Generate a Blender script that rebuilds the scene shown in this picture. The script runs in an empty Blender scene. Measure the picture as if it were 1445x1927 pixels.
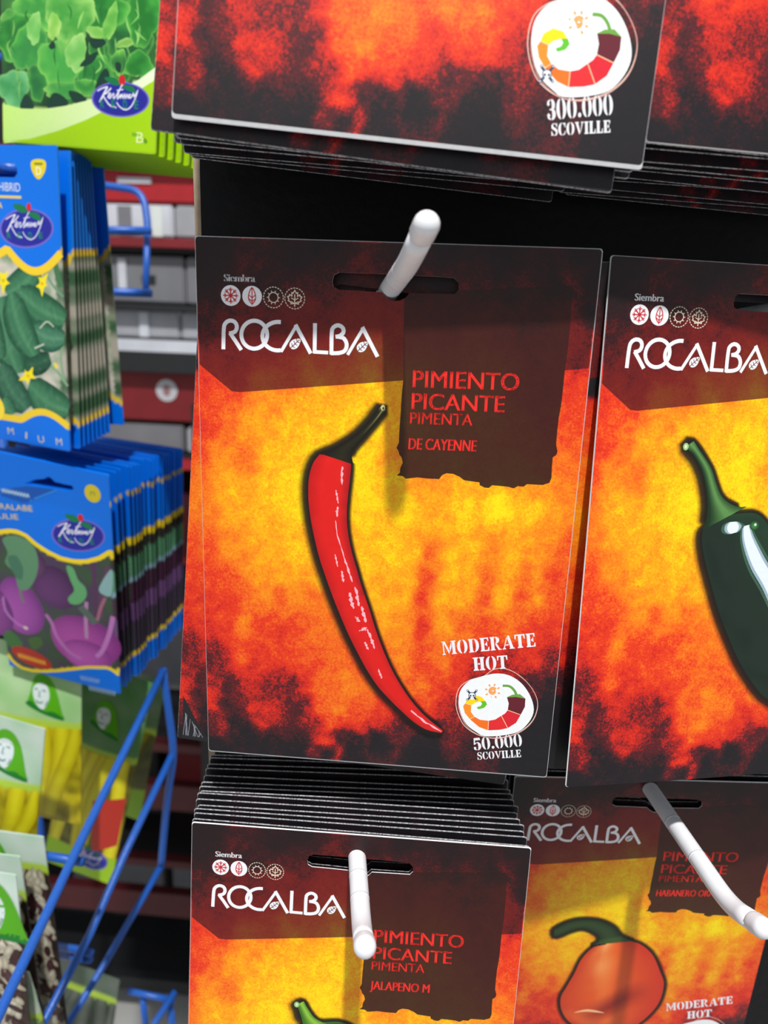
import bpy, math, random
import numpy as np
from mathutils import Matrix, Vector, geometry, noise

random.seed(7)
scene = bpy.context.scene
COL = scene.collection

# ------------------------------------------------------------------ camera, world, light, exposure
CAM = Vector((0.0694, -0.2119, 1.3814))
RC = Matrix(((0.99622, -0.05594, 0.06646), (0.07857, 0.25381, -0.96406), (0.03706, 0.96564, 0.25724)))
FPX, CX, CY = 1400.0, 722.5, 963.5
cd = bpy.data.cameras.new('camera')
cam = bpy.data.objects.new('camera', cd)
COL.objects.link(cam)
cam.matrix_world = Matrix.Translation(CAM) @ RC.to_4x4()
cd.sensor_fit = 'HORIZONTAL'
cd.sensor_width = 36.0
cd.lens = FPX / 1445.0 * 36.0
cd.clip_start = 0.01
cd.dof.use_dof = True
cd.dof.focus_distance = 0.232
cd.dof.aperture_fstop = 17.0
scene.camera = cam

w = bpy.data.worlds.new('shop_light')
scene.world = w
w.use_nodes = True
bg = w.node_tree.nodes['Background']
bg.inputs[0].default_value = (0.93, 0.97, 1.0, 1)
bg.inputs[1].default_value = 0.62

def area(name, loc, target, size, power, color=(1, 1, 1)):
    l = bpy.data.lights.new(name, 'AREA')
    l.shape = 'DISK'
    l.size = size
    l.energy = power
    l.color = color
    o = bpy.data.objects.new(name, l)
    COL.objects.link(o)
    o.location = loc
    o.rotation_euler = (Vector(target) - Vector(loc)).to_track_quat('-Z', 'Y').to_euler()
    return o
area('ceiling_spot', (0.23, -0.99, 3.3), (0.05, 0.0, 1.35), 0.07, 84, (1.0, 0.98, 0.95))

scene.view_settings.view_transform = 'Standard'
scene.view_settings.look = 'None'
scene.view_settings.gamma = 1.0
scene.view_settings.use_curve_mapping = False
scene.view_settings.exposure = -0.22

# ------------------------------------------------------------------ helpers
def lin(c):
    return tuple((x / 255 / 12.92) if x / 255 <= 0.04045 else ((x / 255 + 0.055) / 1.055) ** 2.4 for x in c[:3])

def at(px, py, d):
    """point at camera depth d along the sight line of a photograph pixel"""
    return CAM + RC @ Vector(((px - CX) / FPX * d, -(py - CY) / FPX * d, -d))

def at_y(px, py, y):
    """point of a sight line where it crosses the upright plane at y"""
    d = at(px, py, 1.0) - CAM
    return CAM + d * ((y - CAM.y) / d.y)

def nodes_of(name):
    m = bpy.data.materials.new(name)
    m.use_nodes = True
    nt = m.node_tree
    return m, nt, nt.nodes['Principled BSDF']

def plain(name, rgb, rough=0.5, var=0.12, scale=60.0, metal=0.0, bump=0.0, spec=0.5):
    m, nt, b = nodes_of(name)
    tc = nt.nodes.new('ShaderNodeTexCoord')
    n = nt.nodes.new('ShaderNodeTexNoise')
    n.inputs['Scale'].default_value = scale
    n.inputs['Detail'].default_value = 5
    nt.links.new(tc.outputs['Object'], n.inputs['Vector'])
    r = nt.nodes.new('ShaderNodeValToRGB')
    c = lin(rgb)
    r.color_ramp.elements[0].color = (*[x * (1 - var) for x in c], 1)
    r.color_ramp.elements[1].color = (*[min(1, x * (1 + var)) for x in c], 1)
    r.color_ramp.elements[0].position = 0.3
    r.color_ramp.elements[1].position = 0.7
    nt.links.new(n.outputs['Fac'], r.inputs['Fac'])
    nt.links.new(r.outputs['Color'], b.inputs['Base Color'])
    b.inputs['Roughness'].default_value = rough
    b.inputs['Metallic'].default_value = metal
    b.inputs['Specular IOR Level'].default_value = spec
    if bump:
        bp = nt.nodes.new('ShaderNodeBump')
        bp.inputs['Strength'].default_value = bump
        bp.inputs['Distance'].default_value = 0.001
        nt.links.new(n.outputs['Fac'], bp.inputs['Height'])
        nt.links.new(bp.outputs['Normal'], b.inputs['Normal'])
    return m

def ink_material(name, rough, grain=0.06, scale=900.0):
    m, nt, b = nodes_of(name)
    a = nt.nodes.new('ShaderNodeAttribute')
    a.attribute_name = 'col'
    tc = nt.nodes.new('ShaderNodeTexCoord')
    n = nt.nodes.new('ShaderNodeTexNoise')
    n.inputs['Scale'].default_value = scale
    n.inputs['Detail'].default_value = 4
    nt.links.new(tc.outputs['Object'], n.inputs['Vector'])
    mr = nt.nodes.new('ShaderNodeMapRange')
    mr.inputs['To Min'].default_value = 1 - grain
    mr.inputs['To Max'].default_value = 1 + grain
    nt.links.new(n.outputs['Fac'], mr.inputs['Value'])
    mx = nt.nodes.new('ShaderNodeVectorMath')
    mx.operation = 'SCALE'
    nt.links.new(a.outputs['Color'], mx.inputs[0])
    nt.links.new(mr.outputs['Result'], mx.inputs['Scale'])
    nt.links.new(mx.outputs['Vector'], b.inputs['Base Color'])
    b.inputs['Roughness'].default_value = rough
    b.inputs['Specular IOR Level'].default_value = 0.32
    return m

def soft_ink_material(name, rough):
    """printed soft outline: ink whose coverage comes from the mesh attribute 'cover'"""
    m, nt, b = nodes_of(name)
    b.inputs['Base Color'].default_value = (0.008, 0.006, 0.004, 1)
    b.inputs['Roughness'].default_value = rough
    b.inputs['Specular IOR Level'].default_value = 0.32
    a = nt.nodes.new('ShaderNodeAttribute')
    a.attribute_name = 'cover'
    t = nt.nodes.new('ShaderNodeBsdfTransparent')
    mix = nt.nodes.new('ShaderNodeMixShader')
    nt.links.new(a.outputs['Fac'], mix.inputs[0])
    nt.links.new(t.outputs[0], mix.inputs[1])
    nt.links.new(b.outputs[0], mix.inputs[2])
    nt.links.new(mix.outputs[0], nt.nodes['Material Output'].inputs[0])
    return m

def fire_material(name, tint, rough, lift=(0, 0, 0)):
    """the printed flames: heat painted per vertex, broken up by noise, through a colour ramp, times an ink tint"""
    m, nt, b = nodes_of(name)
    L = nt.links.new
    a = nt.nodes.new('ShaderNodeAttribute')
    a.attribute_name = 'blaze'
    tc = nt.nodes.new('ShaderNodeTexCoord')
    def noise_node(scale, detail, rough_, dist=0.0):
        n = nt.nodes.new('ShaderNodeTexNoise')
        n.inputs['Scale'].default_value = scale
        n.inputs['Detail'].default_value = detail
        n.inputs['Roughness'].default_value = rough_
        n.inputs['Distortion'].default_value = dist
        L(tc.outputs['Object'], n.inputs['Vector'])
        return n
    def math_(op, x, y, z=None):
        q = nt.nodes.new('ShaderNodeMath')
        q.operation = op
        for i, s in enumerate((x, y, z)):
            if s is None:
                continue
            if isinstance(s, (int, float)):
                q.inputs[i].default_value = s
            else:
                L(s, q.inputs[i])
        return q.outputs[0]
    big = noise_node(110, 4, 0.55, 0.6)
    mid = noise_node(270, 6, 0.62, 0.4)
    fine = noise_node(1500, 4, 0.65, 0.5)
    h = math_('MULTIPLY_ADD', math_('SUBTRACT', big.outputs['Fac'], 0.5), 0.16, a.outputs['Fac'])
    h = math_('MULTIPLY_ADD', math_('SUBTRACT', mid.outputs['Fac'], 0.5), 0.36, h)
    h = math_('MULTIPLY_ADD', math_('SUBTRACT', fine.outputs['Fac'], 0.5), 0.42, h)
    r = nt.nodes.new('ShaderNodeValToRGB')
    cr = r.color_ramp
    stops = [(0.00, (20, 19, 24)), (0.14, (30, 22, 27)), (0.27, (92, 22, 28)), (0.39, (204, 34, 22)), (0.50, (226, 58, 20)),
             (0.61, (236, 104, 16)), (0.72, (240, 138, 10)), (0.82, (243, 170, 3)), (0.91, (246, 203, 0)), (1.0, (248, 220, 4))]
    cr.elements[0].position, cr.elements[1].position = 0.0, 1.0
    cr.elements[0].color = (*lin(stops[0][1]), 1)
    cr.elements[1].color = (*lin(stops[-1][1]), 1)
    for p, c in stops[1:-1]:
        e = cr.elements.new(p)
        e.color = (*lin(c), 1)
    L(h, r.inputs['Fac'])
    mx = nt.nodes.new('ShaderNodeVectorMath')
    mx.operation = 'MULTIPLY_ADD'
    L(r.outputs['Color'], mx.inputs[0])
    mx.inputs[1].default_value = tint
    mx.inputs[2].default_value = lift
    L(mx.outputs['Vector'], b.inputs['Base Color'])
    b.inputs['Roughness'].default_value = rough
    b.inputs['Specular IOR Level'].default_value = 0.32
    return m

M = {}
M['fire'] = fire_material('flame_print', (1, 1, 1), 0.42)
M['fire_header'] = fire_material('flame_print_under_smoky_panel', (0.20, 0.115, 0.115), 0.42, (0.010, 0.003, 0.004))
M['fire_label'] = fire_material('flame_print_under_burnt_label', (0.045, 0.036, 0.04), 0.42, (0.014, 0.004, 0.003))
M['ink'] = ink_material('printed_ink', 0.42)
M['kink'] = ink_material('glossy_printed_ink', 0.35)
M['soft'] = soft_ink_material('soft_outline_ink', 0.42)
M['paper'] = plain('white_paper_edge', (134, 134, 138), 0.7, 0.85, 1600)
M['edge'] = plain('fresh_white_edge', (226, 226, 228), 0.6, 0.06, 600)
M['dark_edge'] = plain('dark_laminated_edge', (120, 120, 124), 0.4, 0.25, 300)
M['white'] = plain('white_plastic', (226, 227, 232), 0.32, 0.03, 200)
M['black'] = plain('black_coated_board', (10, 10, 14), 0.5, 0.35, 250, bump=0.25, spec=0.2)
M['kraft'] = plain('brown_cardboard', (168, 150, 126), 0.85, 0.12, 300)
M['blue'] = plain('blue_powder_coat', (30, 90, 182), 0.34, 0.12, 900, bump=0.2)
M['red'] = plain('red_painted_steel', (168, 20, 30), 0.5, 0.1, 30)
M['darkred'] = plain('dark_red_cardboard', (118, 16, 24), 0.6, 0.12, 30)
M['shadered'] = plain('red_lip_painted_shade', (74, 12, 18), 0.6, 0.15, 20)  # the red of the lips, darkened in colour for the shade low down
M['carton'] = plain('grey_white_carton', (158, 160, 166), 0.7, 0.1, 20)
M['carton2'] = plain('pale_carton', (196, 199, 208), 0.7, 0.1, 20)
M['carton3'] = plain('mid_grey_carton', (116, 117, 122), 0.7, 0.1, 20)
M['dark'] = plain('dark_shelf_steel', (24, 25, 28), 0.6, 0.1, 20)
M['floor'] = plain('pale_floor_tile', (205, 205, 203), 0.6, 0.08, 4)
M['wall'] = plain('grey_shop_wall', (92, 92, 96), 0.8, 0.05, 3)
M['clear'] = plain('white_bag_header', (214, 222, 218), 0.35, 0.03, 80)

def tag(o, label, cat, group=None, kind=None):
    o['label'] = label
    o['category'] = cat
    if group:
        o['group'] = group
    if kind:
        o['kind'] = kind
    return o

def empty(name, mat):
    o = bpy.data.objects.new(name, None)
    o.empty_display_size = 0.02
    COL.objects.link(o)
    o.matrix_world = mat
    return o

def mesh_object(name, verts, faces, mats, parent=None, idx=None, attrs=None, smooth=False):
    me = bpy.data.meshes.new(name)
    me.from_pydata([tuple(v) for v in verts], [], [tuple(f) for f in faces])
    for m in (mats if isinstance(mats, (list, tuple)) else [mats]):
        me.materials.append(m)
    if idx is not None:
        me.polygons.foreach_set('material_index', idx)
    for k, arr in (attrs or {}).items():
        arr = np.asarray(arr, dtype=np.float32)
        if arr.ndim == 1:
            at_ = me.attributes.new(k, 'FLOAT', 'POINT')
            at_.data.foreach_set('value', arr)
        else:
            at_ = me.attributes.new(k, 'FLOAT_COLOR', 'POINT')
            at_.data.foreach_set('color', np.concatenate([arr, np.ones((len(arr), 1), np.float32)], 1).ravel())
    if smooth:
        me.polygons.foreach_set('use_smooth', [True] * len(me.polygons))
    me.update()
    o = bpy.data.objects.new(name, me)
    COL.objects.link(o)
    if parent:
        o.parent = parent
    return o

def inside(p, poly):
    x, y = p
    c = False
    n = len(poly)
    for i in range(n):
        x1, y1 = poly[i]
        x2, y2 = poly[i - 1]
        if (y1 > y) != (y2 > y) and x < (x2 - x1) * (y - y1) / (y2 - y1) + x1:
            c = not c
    return c

def fill(outline, holes=(), step=None):
    """triangulate an outline (with holes); with step, also scatter inner grid points so that the sheet can bend"""
    vs, es = [], []
    for loop in [outline, *holes]:
        s = len(vs)
        if step:
            dense = []
            for i in range(len(loop)):
                a, b = loop[i], loop[(i + 1) % len(loop)]
                k = max(1, int(math.dist(a, b) / step))
                dense += [(a[0] + (b[0] - a[0]) * j / k, a[1] + (b[1] - a[1]) * j / k) for j in range(k)]
            loop = dense
        vs += [Vector(p) for p in loop]
        n = len(loop)
        es += [(s + i, s + (i + 1) % n) for i in range(n)]
    if step:
        xs = [p[0] for p in outline]
        ys = [p[1] for p in outline]
        ny = int((max(ys) - min(ys)) / step)
        nx = int((max(xs) - min(xs)) / step)
        for j in range(1, ny + 1):
            for i in range(0, nx + 1):
                p = (min(xs) + (i + (0.5 if j % 2 else 0.0)) * step, min(ys) + j * step)
                if inside(p, outline) and not any(inside(p, h) for h in holes):
                    vs.append(Vector(p))
    r = geometry.delaunay_2d_cdt(vs, es, [], 1, 1e-7)
    v2 = [tuple(p) for p in r[0]]
    tris = []
    for f in r[2]:
        c = (sum(v2[i][0] for i in f) / len(f), sum(v2[i][1] for i in f) / len(f))
        if inside(c, outline) and not any(inside(c, h) for h in holes):
            tris.append(tuple(f))
    return v2, tris

def catmull(pts, n, closed=False):
    P = [np.array(p, float) for p in pts]
    k = len(P)
    segs = k if closed else k - 1
    out = []
    for i in range(segs):
        if closed:
            p0, p1, p2, p3 = P[i - 1], P[i], P[(i + 1) % k], P[(i + 2) % k]
        else:
            p1, p2 = P[i], P[i + 1]
            p0 = P[i - 1] if i else 2 * p1 - p2
            p3 = P[i + 2] if i + 2 < k else 2 * p2 - p1
        m = max(2, 40)
        for t in np.arange(m) / m:
            out.append(0.5 * ((2 * p1) + (p2 - p0) * t + (2 * p0 - 5 * p1 + 4 * p2 - p3) * t * t + (3 * p1 - p0 - 3 * p2 + p3) * t ** 3))
    if not closed:
        out.append(P[-1])
    else:
        out.append(out[0])
    out = np.array(out)
    d = np.r_[0, np.cumsum(np.linalg.norm(np.diff(out, axis=0), axis=1))]
    q = np.linspace(0, d[-1], n + (1 if closed else 0))
    r = np.stack([np.interp(q, d, out[:, j]) for j in range(out.shape[1])], 1)
    return r[:-1] if closed else r

# ------------------------------------------------------------------ packets
class Packet:
    """a flat seed packet: local x = right, z = -down from the top left corner, front face towards -y"""
    def __init__(self, W, H, slot=None, bulge=0.0008, bow=0.0, curl=0.0, thick=0.00038):
        self.W, self.H, self.slot = W, H, slot
        self.bulge, self.bow, self.curl, self.thick = bulge, bow, curl, thick
        self.layer = 1
        self.stacked = True
        self.root = None
    def y(self, u, v):
        a, b = min(1, max(0, u / self.W)), min(1, max(0, v / self.H))
        p = self.bulge * math.sin(math.pi * a) * math.sin(math.pi * min(1, max(0, (b - 0.17) / 0.83)))
        return -p - self.bow * (1 - (2 * a - 1) ** 2) + self.curl * (2 * b - 1) ** 2
    def point(self, u, v, off=0.0):
        return (u, self.y(u, v) - off, -v)
    def body_mesh(self, step, front_mat, edge_mat, attr=None, attr_fn=None, outline=None, lip=0.0, foot=None):
        W, H = self.W, self.H
        r = 0.0008
        if outline is None:
            outline = []
            for cx, cy, a0 in ((r, r, 180), (W - r, r, 270), (W - r, H - r, 0), (r, H - r, 90)):
                outline += [(cx + r * math.cos(math.radians(a0 + k * 45)), cy + r * math.sin(math.radians(a0 + k * 45))) for k in range(3)]
        v2, tris = fill(outline, [self.slot] if self.slot else [], step)
        n = len(v2)
        def out(u, v):
            # the cut edge stands a little proud of the print all round
            return (u - lip if u < 2 * r else u + lip if u > W - 2 * r else u, v - lip if v < 2 * r else v + (lip if foot is None else foot) if v > H - 2 * r else v)
        verts = [self.point(u, v) for u, v in v2] + [(p[0], p[1] + self.thick, p[2]) for p in (self.point(*out(u, v)) for u, v in v2)]
        cnt = {}
        F = []
        for t in tris:
            a, b, c = t
            area2 = (v2[b][0] - v2[a][0]) * (v2[c][1] - v2[a][1]) - (v2[c][0] - v2[a][0]) * (v2[b][1] - v2[a][1])
            if area2 < 0:
                t = (a, c, b)
            F.append(t)
        faces = [tuple(t) for t in F] + [(t[0] + n, t[2] + n, t[1] + n) for t in F]
        idx = [0] * len(faces)
        for t in F:
            for i in range(3):
                e = (t[i], t[(i + 1) % 3])
                cnt[e] = 1
        for (a, b) in list(cnt):
            if (b, a) not in cnt:
                faces.append((b, a, a + n, b + n))
                idx.append(1)
        attrs = {}
        if attr:
            vals = [attr_fn(u, v) for u, v in v2]
            attrs[attr] = vals + vals
        return verts, faces, idx, attrs, [front_mat, edge_mat]

class Ink:
    """collects printed shapes (in packet coordinates) into one mesh lying on the packet's front"""
    def __init__(self, pk):
        self.pk = pk
        self.v, self.f, self.c, self.o = [], [], [], []
        self.boxes = []
        self.k = 0
    def add(self, pts, faces, cols):
        s = len(self.v)
        pts = [tuple(p) for p in pts]
        bx = (min(p[0] for p in pts), max(p[0] for p in pts), min(p[1] for p in pts), max(p[1] for p in pts))
        lev = 0
        for q, l in self.boxes:   # a shape printed over others lies one ink layer above them
            if l >= lev and bx[0] < q[1] and bx[1] > q[0] and bx[2] < q[3] and bx[3] > q[2]:
                lev = l + 1
        self.boxes.append((bx, lev))
        self.v += pts
        self.o += [lev] * len(pts)
        self.f += [tuple(i + s for i in f) for f in faces]
        self.c += cols if isinstance(cols, list) else [cols] * len(pts)
        self.k = max(self.k, lev + 1)
    def poly(self, pts, rgb, holes=(), step=None, smooth=0):
        if smooth:
            pts = [tuple(p) for p in catmull(pts, smooth, True)]
        v, t = fill([tuple(p) for p in pts], holes, step)
        self.add(v, t, lin(rgb))
    def ellipse(self, c, rx, ry, rgb, n=28, rot=0.0, edge=None):
        cr, sr = math.cos(rot), math.sin(rot)
        ring = [(rx * math.cos(2 * math.pi * i / n), ry * math.sin(2 * math.pi * i / n)) for i in range(n)]
        pts = [tuple(c)] + [(c[0] + a * cr - b * sr, c[1] + a * sr + b * cr) for a, b in ring]
        cols = [lin(rgb)] + [lin(edge or rgb)] * n
        self.add(pts, [(0, 1 + i, 1 + (i + 1) % n) for i in range(n)], cols)
    def ribbon(self, pts, width, rgb, closed=False, smooth=0, taper=None):
        if smooth:
            pts = catmull(pts, smooth, closed)
        P = [np.array(p, float) for p in pts]
        n = len(P)
        out = []
        for i in range(n):
            a = P[i - 1] if (i or closed) else P[i]
            b = P[(i + 1) % n] if (i < n - 1 or closed) else P[i]
            d0 = P[i] - a
            d1 = b - P[i]
            l0, l1 = np.linalg.norm(d0), np.linalg.norm(d1)
            d0 = d0 / l0 if l0 > 1e-12 else d1 / l1
            d1 = d1 / l1 if l1 > 1e-12 else d0
            t = d0 + d1
            lt = np.linalg.norm(t)
            t = t / lt if lt > 1e-6 else d0
            nrm = np.array([-t[1], t[0]])
            k = max(0.45, abs(t @ d0))
            wd = width / 2 / k
            if taper:
                wd *= taper(i / max(1, n - 1))
            out += [P[i] + nrm * wd, P[i] - nrm * wd]
        m = n if closed else n - 1
        faces = [(2 * i, 2 * i + 1, 2 * ((i + 1) % n) + 1, 2 * ((i + 1) % n)) for i in range(m)]
        self.add(out, faces, lin(rgb))
    def strip(self, left, right, n, m, colour):
        """a surface between two edge lines; colour(s along, t across) -> rgb"""
        A, B = catmull(left, n), catmull(right, n)
        pts, cols = [], []
        for i in range(n):
            for j in range(m):
                t = j / (m - 1)
                pts.append(tuple(A[i] * (1 - t) + B[i] * t))
                cols.append(lin(colour(i / (n - 1), t)))
        self.add(pts, [(i * m + j, i * m + j + 1, (i + 1) * m + j + 1, (i + 1) * m + j) for i in range(n - 1) for j in range(m - 1)], cols)
    def text(self, s, a, b, cap, rgb, bold=0.0, shear=0.0, weight=0.0):
        """a line of lettering with its baseline from a to b and capitals of height cap"""
        cu = bpy.data.curves.new('lettering', 'FONT')
        cu.body = s
        cu.size = 1.0
        cu.offset = bold
        cu.resolution_u = 4
        cu.fill_mode = 'FRONT'
        ob = bpy.data.objects.new('lettering', cu)
        COL.objects.link(ob)
        bpy.context.view_layer.update()
        me = ob.evaluated_get(bpy.context.evaluated_depsgraph_get()).to_mesh()
        vs = [(v.co.x, v.co.y) for v in me.vertices]
        fs = [tuple(p.vertices) for p in me.polygons]
        bpy.data.objects.remove(ob)
        bpy.data.curves.remove(cu)
        n = len(vs)
        if weight:   # heavier strokes: the same letters struck twice, a hair apart
            vs = vs + [(x + weight, y) for x, y in vs]
            fs = fs + [tuple(i + n for i in f) for f in fs]
        self._place(vs, fs, a, b, cap / 0.73, rgb, shear)
    def _place(self, vs, fs, a, b, sy, rgb, shear=0.0):
        x0, x1 = min(v[0] for v in vs), max(v[0] for v in vs)
        a, b = np.array(a, float), np.array(b, float)
        d = b - a
        L = np.linalg.norm(d)
        d = d / L
        up = np.array([d[1], -d[0]])
        pts = [a + d * ((x - x0) / (x1 - x0) * L) + (up + d * shear) * y * sy for x, y in vs]
        self.add(pts, fs, lin(rgb))
    def stencil(self, s, a, b, cap, rgb):
        vs, fs, x = [], [], 0.0
        for ch in s:
            wd, polys = STENCIL[ch]
            for p in polys:
                v, t = fill(p)
                k = len(vs)
                vs += [(q[0] + x, q[1]) for q in v]
                fs += [tuple(i + k for i in q) for q in t]
            x += wd + 0.07
        self._place(vs, fs, a, b, cap, rgb)
    def build(self, name, mat=None, parent=None, base=None):
        pk = self.pk
        b = pk.layer * 1.2e-5 if base is None else base
        verts = [pk.point(p[0], p[1], b + o * 3e-6) for p, o in zip(self.v, self.o)]
        if base is None and pk.stacked:
            pk.layer += 1 + self.k * 0.25
        # every printed face looks out of the packet
        F = []
        todo = self.f
        cols = self.c
        if pk.bulge > 0.0012:   # large shapes on a bulging packet are cut up so that they follow it
            V2, L2, C2, todo = list(self.v), list(self.o), list(self.c), []
            work = []
            for f in self.f:
                work += [(f[0], f[i], f[i + 1]) for i in range(1, len(f) - 1)]
            mids = {}
            def mid(a, b_):
                key = (a, b_) if a < b_ else (b_, a)
                if key not in mids:
                    mids[key] = len(V2)
                    V2.append(((V2[a][0] + V2[b_][0]) / 2, (V2[a][1] + V2[b_][1]) / 2))
                    L2.append(L2[a])
                    C2.append(tuple((p + q) / 2 for p, q in zip(C2[a], C2[b_])))
                return mids[key]
            while work:
                t = work.pop()
                e = [math.dist(V2[t[i]], V2[t[(i + 1) % 3]]) for i in range(3)]
                i = e.index(max(e))
                if e[i] < 0.0032:
                    todo.append(t)
                    continue
                a, b_, c = t[i], t[(i + 1) % 3], t[(i + 2) % 3]
                m = mid(a, b_)
                work += [(a, m, c), (m, b_, c)]
            self.v, self.o, cols = V2, L2, C2
            verts = [pk.point(p[0], p[1], b + o * 3e-6) for p, o in zip(V2, L2)]
        for f in todo:
            a2 = 0.0
            for i in range(len(f)):
                p, q = self.v[f[i]], self.v[f[(i + 1) % len(f)]]
                a2 += p[0] * q[1] - q[0] * p[1]
            F.append(f if a2 > 0 else tuple(reversed(f)))
        return mesh_object(name, verts, F, mat or M['ink'], parent or pk.root, attrs={'col': cols})

def crescent(cx, cy, rx, ry, ix, a0, a1, n=14, iy=None):
    iy = ry * 0.93 if iy is None else iy
    A = [math.radians(a0 + (a1 - a0) * i / n) for i in range(n + 1)]
    return [(cx + rx * math.cos(a), cy + ry * math.sin(a)) for a in A] + [(cx + ix * math.cos(a), cy + iy * math.sin(a)) for a in reversed(A)]
def slab(x, wd=0.24, y0=0.0, y1=1.0, s=0.08):
    return [(x - s, y0), (x + wd + s, y0), (x + wd + s, y0 + .07), (x + wd, y0 + .12), (x + wd, y1 - .12), (x + wd + s, y1 - .07), (x + wd + s, y1), (x - s, y1), (x - s, y1 - .07), (x, y1 - .12), (x, y0 + .12), (x - s, y0 + .07)]
def rect(x0, y0, x1, y1):
    return [(x0, y0), (x1, y0), (x1, y1), (x0, y1)]
OVAL = [crescent(.36, .5, .36, .52, .13, 98, 262), crescent(.42, .5, .36, .52, .13, -82, 82)]
STENCIL = {
    'O': (.78, OVAL), '0': (.70, [crescent(.32, .5, .32, .52, .10, 98, 262), crescent(.38, .5, .32, .52, .10, -82, 82)]),
    'I': (.40, [slab(.08)]),
    'H': (.86, [slab(.08), slab(.54), rect(.36, .44, .50, .56)]),
    'D': (.80, [slab(.08, s=.06), crescent(.42, .5, .38, .5, .14, -90, 90)]),
    'E': (.68, [slab(.08, s=.06), [(.38, 0), (.68, 0), (.68, .30), (.62, .30), (.55, .09), (.38, .09)], [(.38, 1), (.66, 1), (.66, .72), (.60, .72), (.54, .91), (.38, .91)], [(.38, .45), (.46, .45), (.50, .36), (.55, .36), (.55, .68), (.50, .68), (.46, .56), (.38, .56)]]),
    'L': (.64, [slab(.08, s=.06), [(.38, 0), (.64, 0), (.64, .36), (.58, .36), (.52, .09), (.38, .09)]]),
    'R': (.84, [slab(.08, s=.06), crescent(.42, .74, .30, .26, .06, -90, 90, iy=.18), [(.38, .46), (.52, .46), (.74, .07), (.84, .07), (.84, 0), (.60, 0)]]),
    'A': (.88, [[(0, 0), (.26, 0), (.26, .07), (.17, .09), (.40, .86), (.34, .86), (.08, .08), (0, .07)], [(.44, 1), (.56, 1), (.82, .08), (.90, .07), (.90, 0), (.52, 0), (.52, .07), (.58, .09), (.40, .80)], rect(.26, .27, .47, .35)]),
    'T': (.76, [slab(.26), [(0, 1), (.20, 1), (.20, .91), (.12, .90), (.07, .66), (0, .66)], [(.56, 1), (.76, 1), (.76, .66), (.69, .66), (.64, .90), (.56, .91)]]),
    'M': (1.08, [[(0, 0), (.24, 0), (.24, .07), (.16, .10), (.16, .90), (.08, .90), (.08, .10), (0, .07)], [(0, 1), (.26, 1), (.56, .25), (.50, .02), (.14, .93), (0, .93)], slab(.78, .22, s=.07), [(.60, .20), (.74, .56), (.74, .92), (.56, .46)]]),
    'V': (.86, [[(0, 1), (.38, 1), (.38, .93), (.30, .91), (.50, .22), (.44, 0), (.40, 0), (.08, .91), (0, .93)], [(.60, 1), (.86, 1), (.86, .93), (.78, .91), (.52, .06), (.54, .30), (.68, .91), (.60, .93)]]),
    'C': (.74, [crescent(.38, .5, .38, .52, .14, 96, 264), [(.44, 1.0), (.58, .95), (.64, 1), (.70, 1), (.70, .62), (.64, .62), (.58, .86), (.44, .93)], [(.44, .07), (.60, .14), (.66, .34), (.73, .32), (.66, .08), (.44, -.02)]]),
    'S': (.64, [[(.30, 1.02), (.12, .95), (.02, .78), (.06, .58), (.26, .46), (.42, .36), (.48, .22), (.42, .10), (.34, .04), (.34, -.02), (.54, .04), (.63, .22), (.62, .42), (.50, .56), (.28, .68), (.18, .78), (.22, .90), (.30, .95)], [(.36, 1.02), (.48, .94), (.54, 1), (.59, 1), (.59, .68), (.54, .68), (.48, .86), (.36, .95)], [(.28, -.02), (.14, .06), (.08, 0), (.02, 0), (.02, .36), (.08, .36), (.16, .14), (.28, .05)]]),
    '5': (.66, [[(.06, .46), (.12, 1), (.60, 1), (.64, .80), (.20, .80), (.17, .58), (.30, .65), (.30, .57), (.16, .46)], crescent(.34, .32, .32, .34, .08, -86, 90, iy=.27), [(.28, -.02), (.28, .05), (.20, .10), (.24, .22), (.12, .30), (.02, .22), (.06, .06)]]),
    '3': (.64, [crescent(.34, .73, .27, .29, .05, -70, 88, iy=.21), crescent(.34, .27, .30, .29, .06, -88, 75, iy=.21), [(.28, 1.02), (.08, .92), (.04, .76), (.12, .68), (.24, .76), (.18, .86), (.28, .94)], [(.28, -.02), (.08, .06), (.02, .24), (.12, .34), (.24, .24), (.18, .12), (.28, .05)], rect(.22, .47, .40, .54)]),
    '.': (.26, [[(.13 + .12 * math.cos(a * math.pi / 4), .12 + .12 * math.sin(a * math.pi / 4)) for a in range(8)]]),
}

# -------- the pepper packets: all share one flame print; layout measured on the packet itself in metres
PW, PH = 0.110, 0.1596
def pose(rx, ry, rz, t, order='vec'):
    if order == 'vec':
        v = Vector((math.radians(rx), math.radians(ry), math.radians(rz)))
        R = Matrix.Rotation(v.length, 4, v.normalized()) if v.length > 1e-9 else Matrix.Identity(4)
    else:
        R = Matrix.Rotation(math.radians(rz), 4, 'Z') @ Matrix.Rotation(math.radians(ry), 4, 'Y') @ Matrix.Rotation(math.radians(rx), 4, 'X')
    return Matrix.Translation(Vector(t)) @ R

def tracer(mat, ox, oy, s):
    """turns a mark measured in the photograph into a position on a packet lying in the plane mat"""
    inv = mat.inverted()
    c = inv @ CAM
    def tr(*p):
        if len(p) == 1:
            p = p[0]
        q = inv @ at(ox + p[0] * s, oy + p[1] * s, 0.3)
        d = q - c
        k = c.y / (c.y - q.y)
        h = c + d * k
        return (h.x, -h.z)
    return tr

MAIN = pose(0, 0, 0, (0, 0, 1.40))
A_ = tracer(MAIN, 360, 420, 400 / 1445)
B_ = tracer(MAIN, 700, 400, 450 / 1445)
C_ = tracer(MAIN, 320, 820, 440 / 1285)
D_ = tracer(MAIN, 740, 880, 420 / 1327)
F_ = tracer(MAIN, 0, 0, 1)

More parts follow.
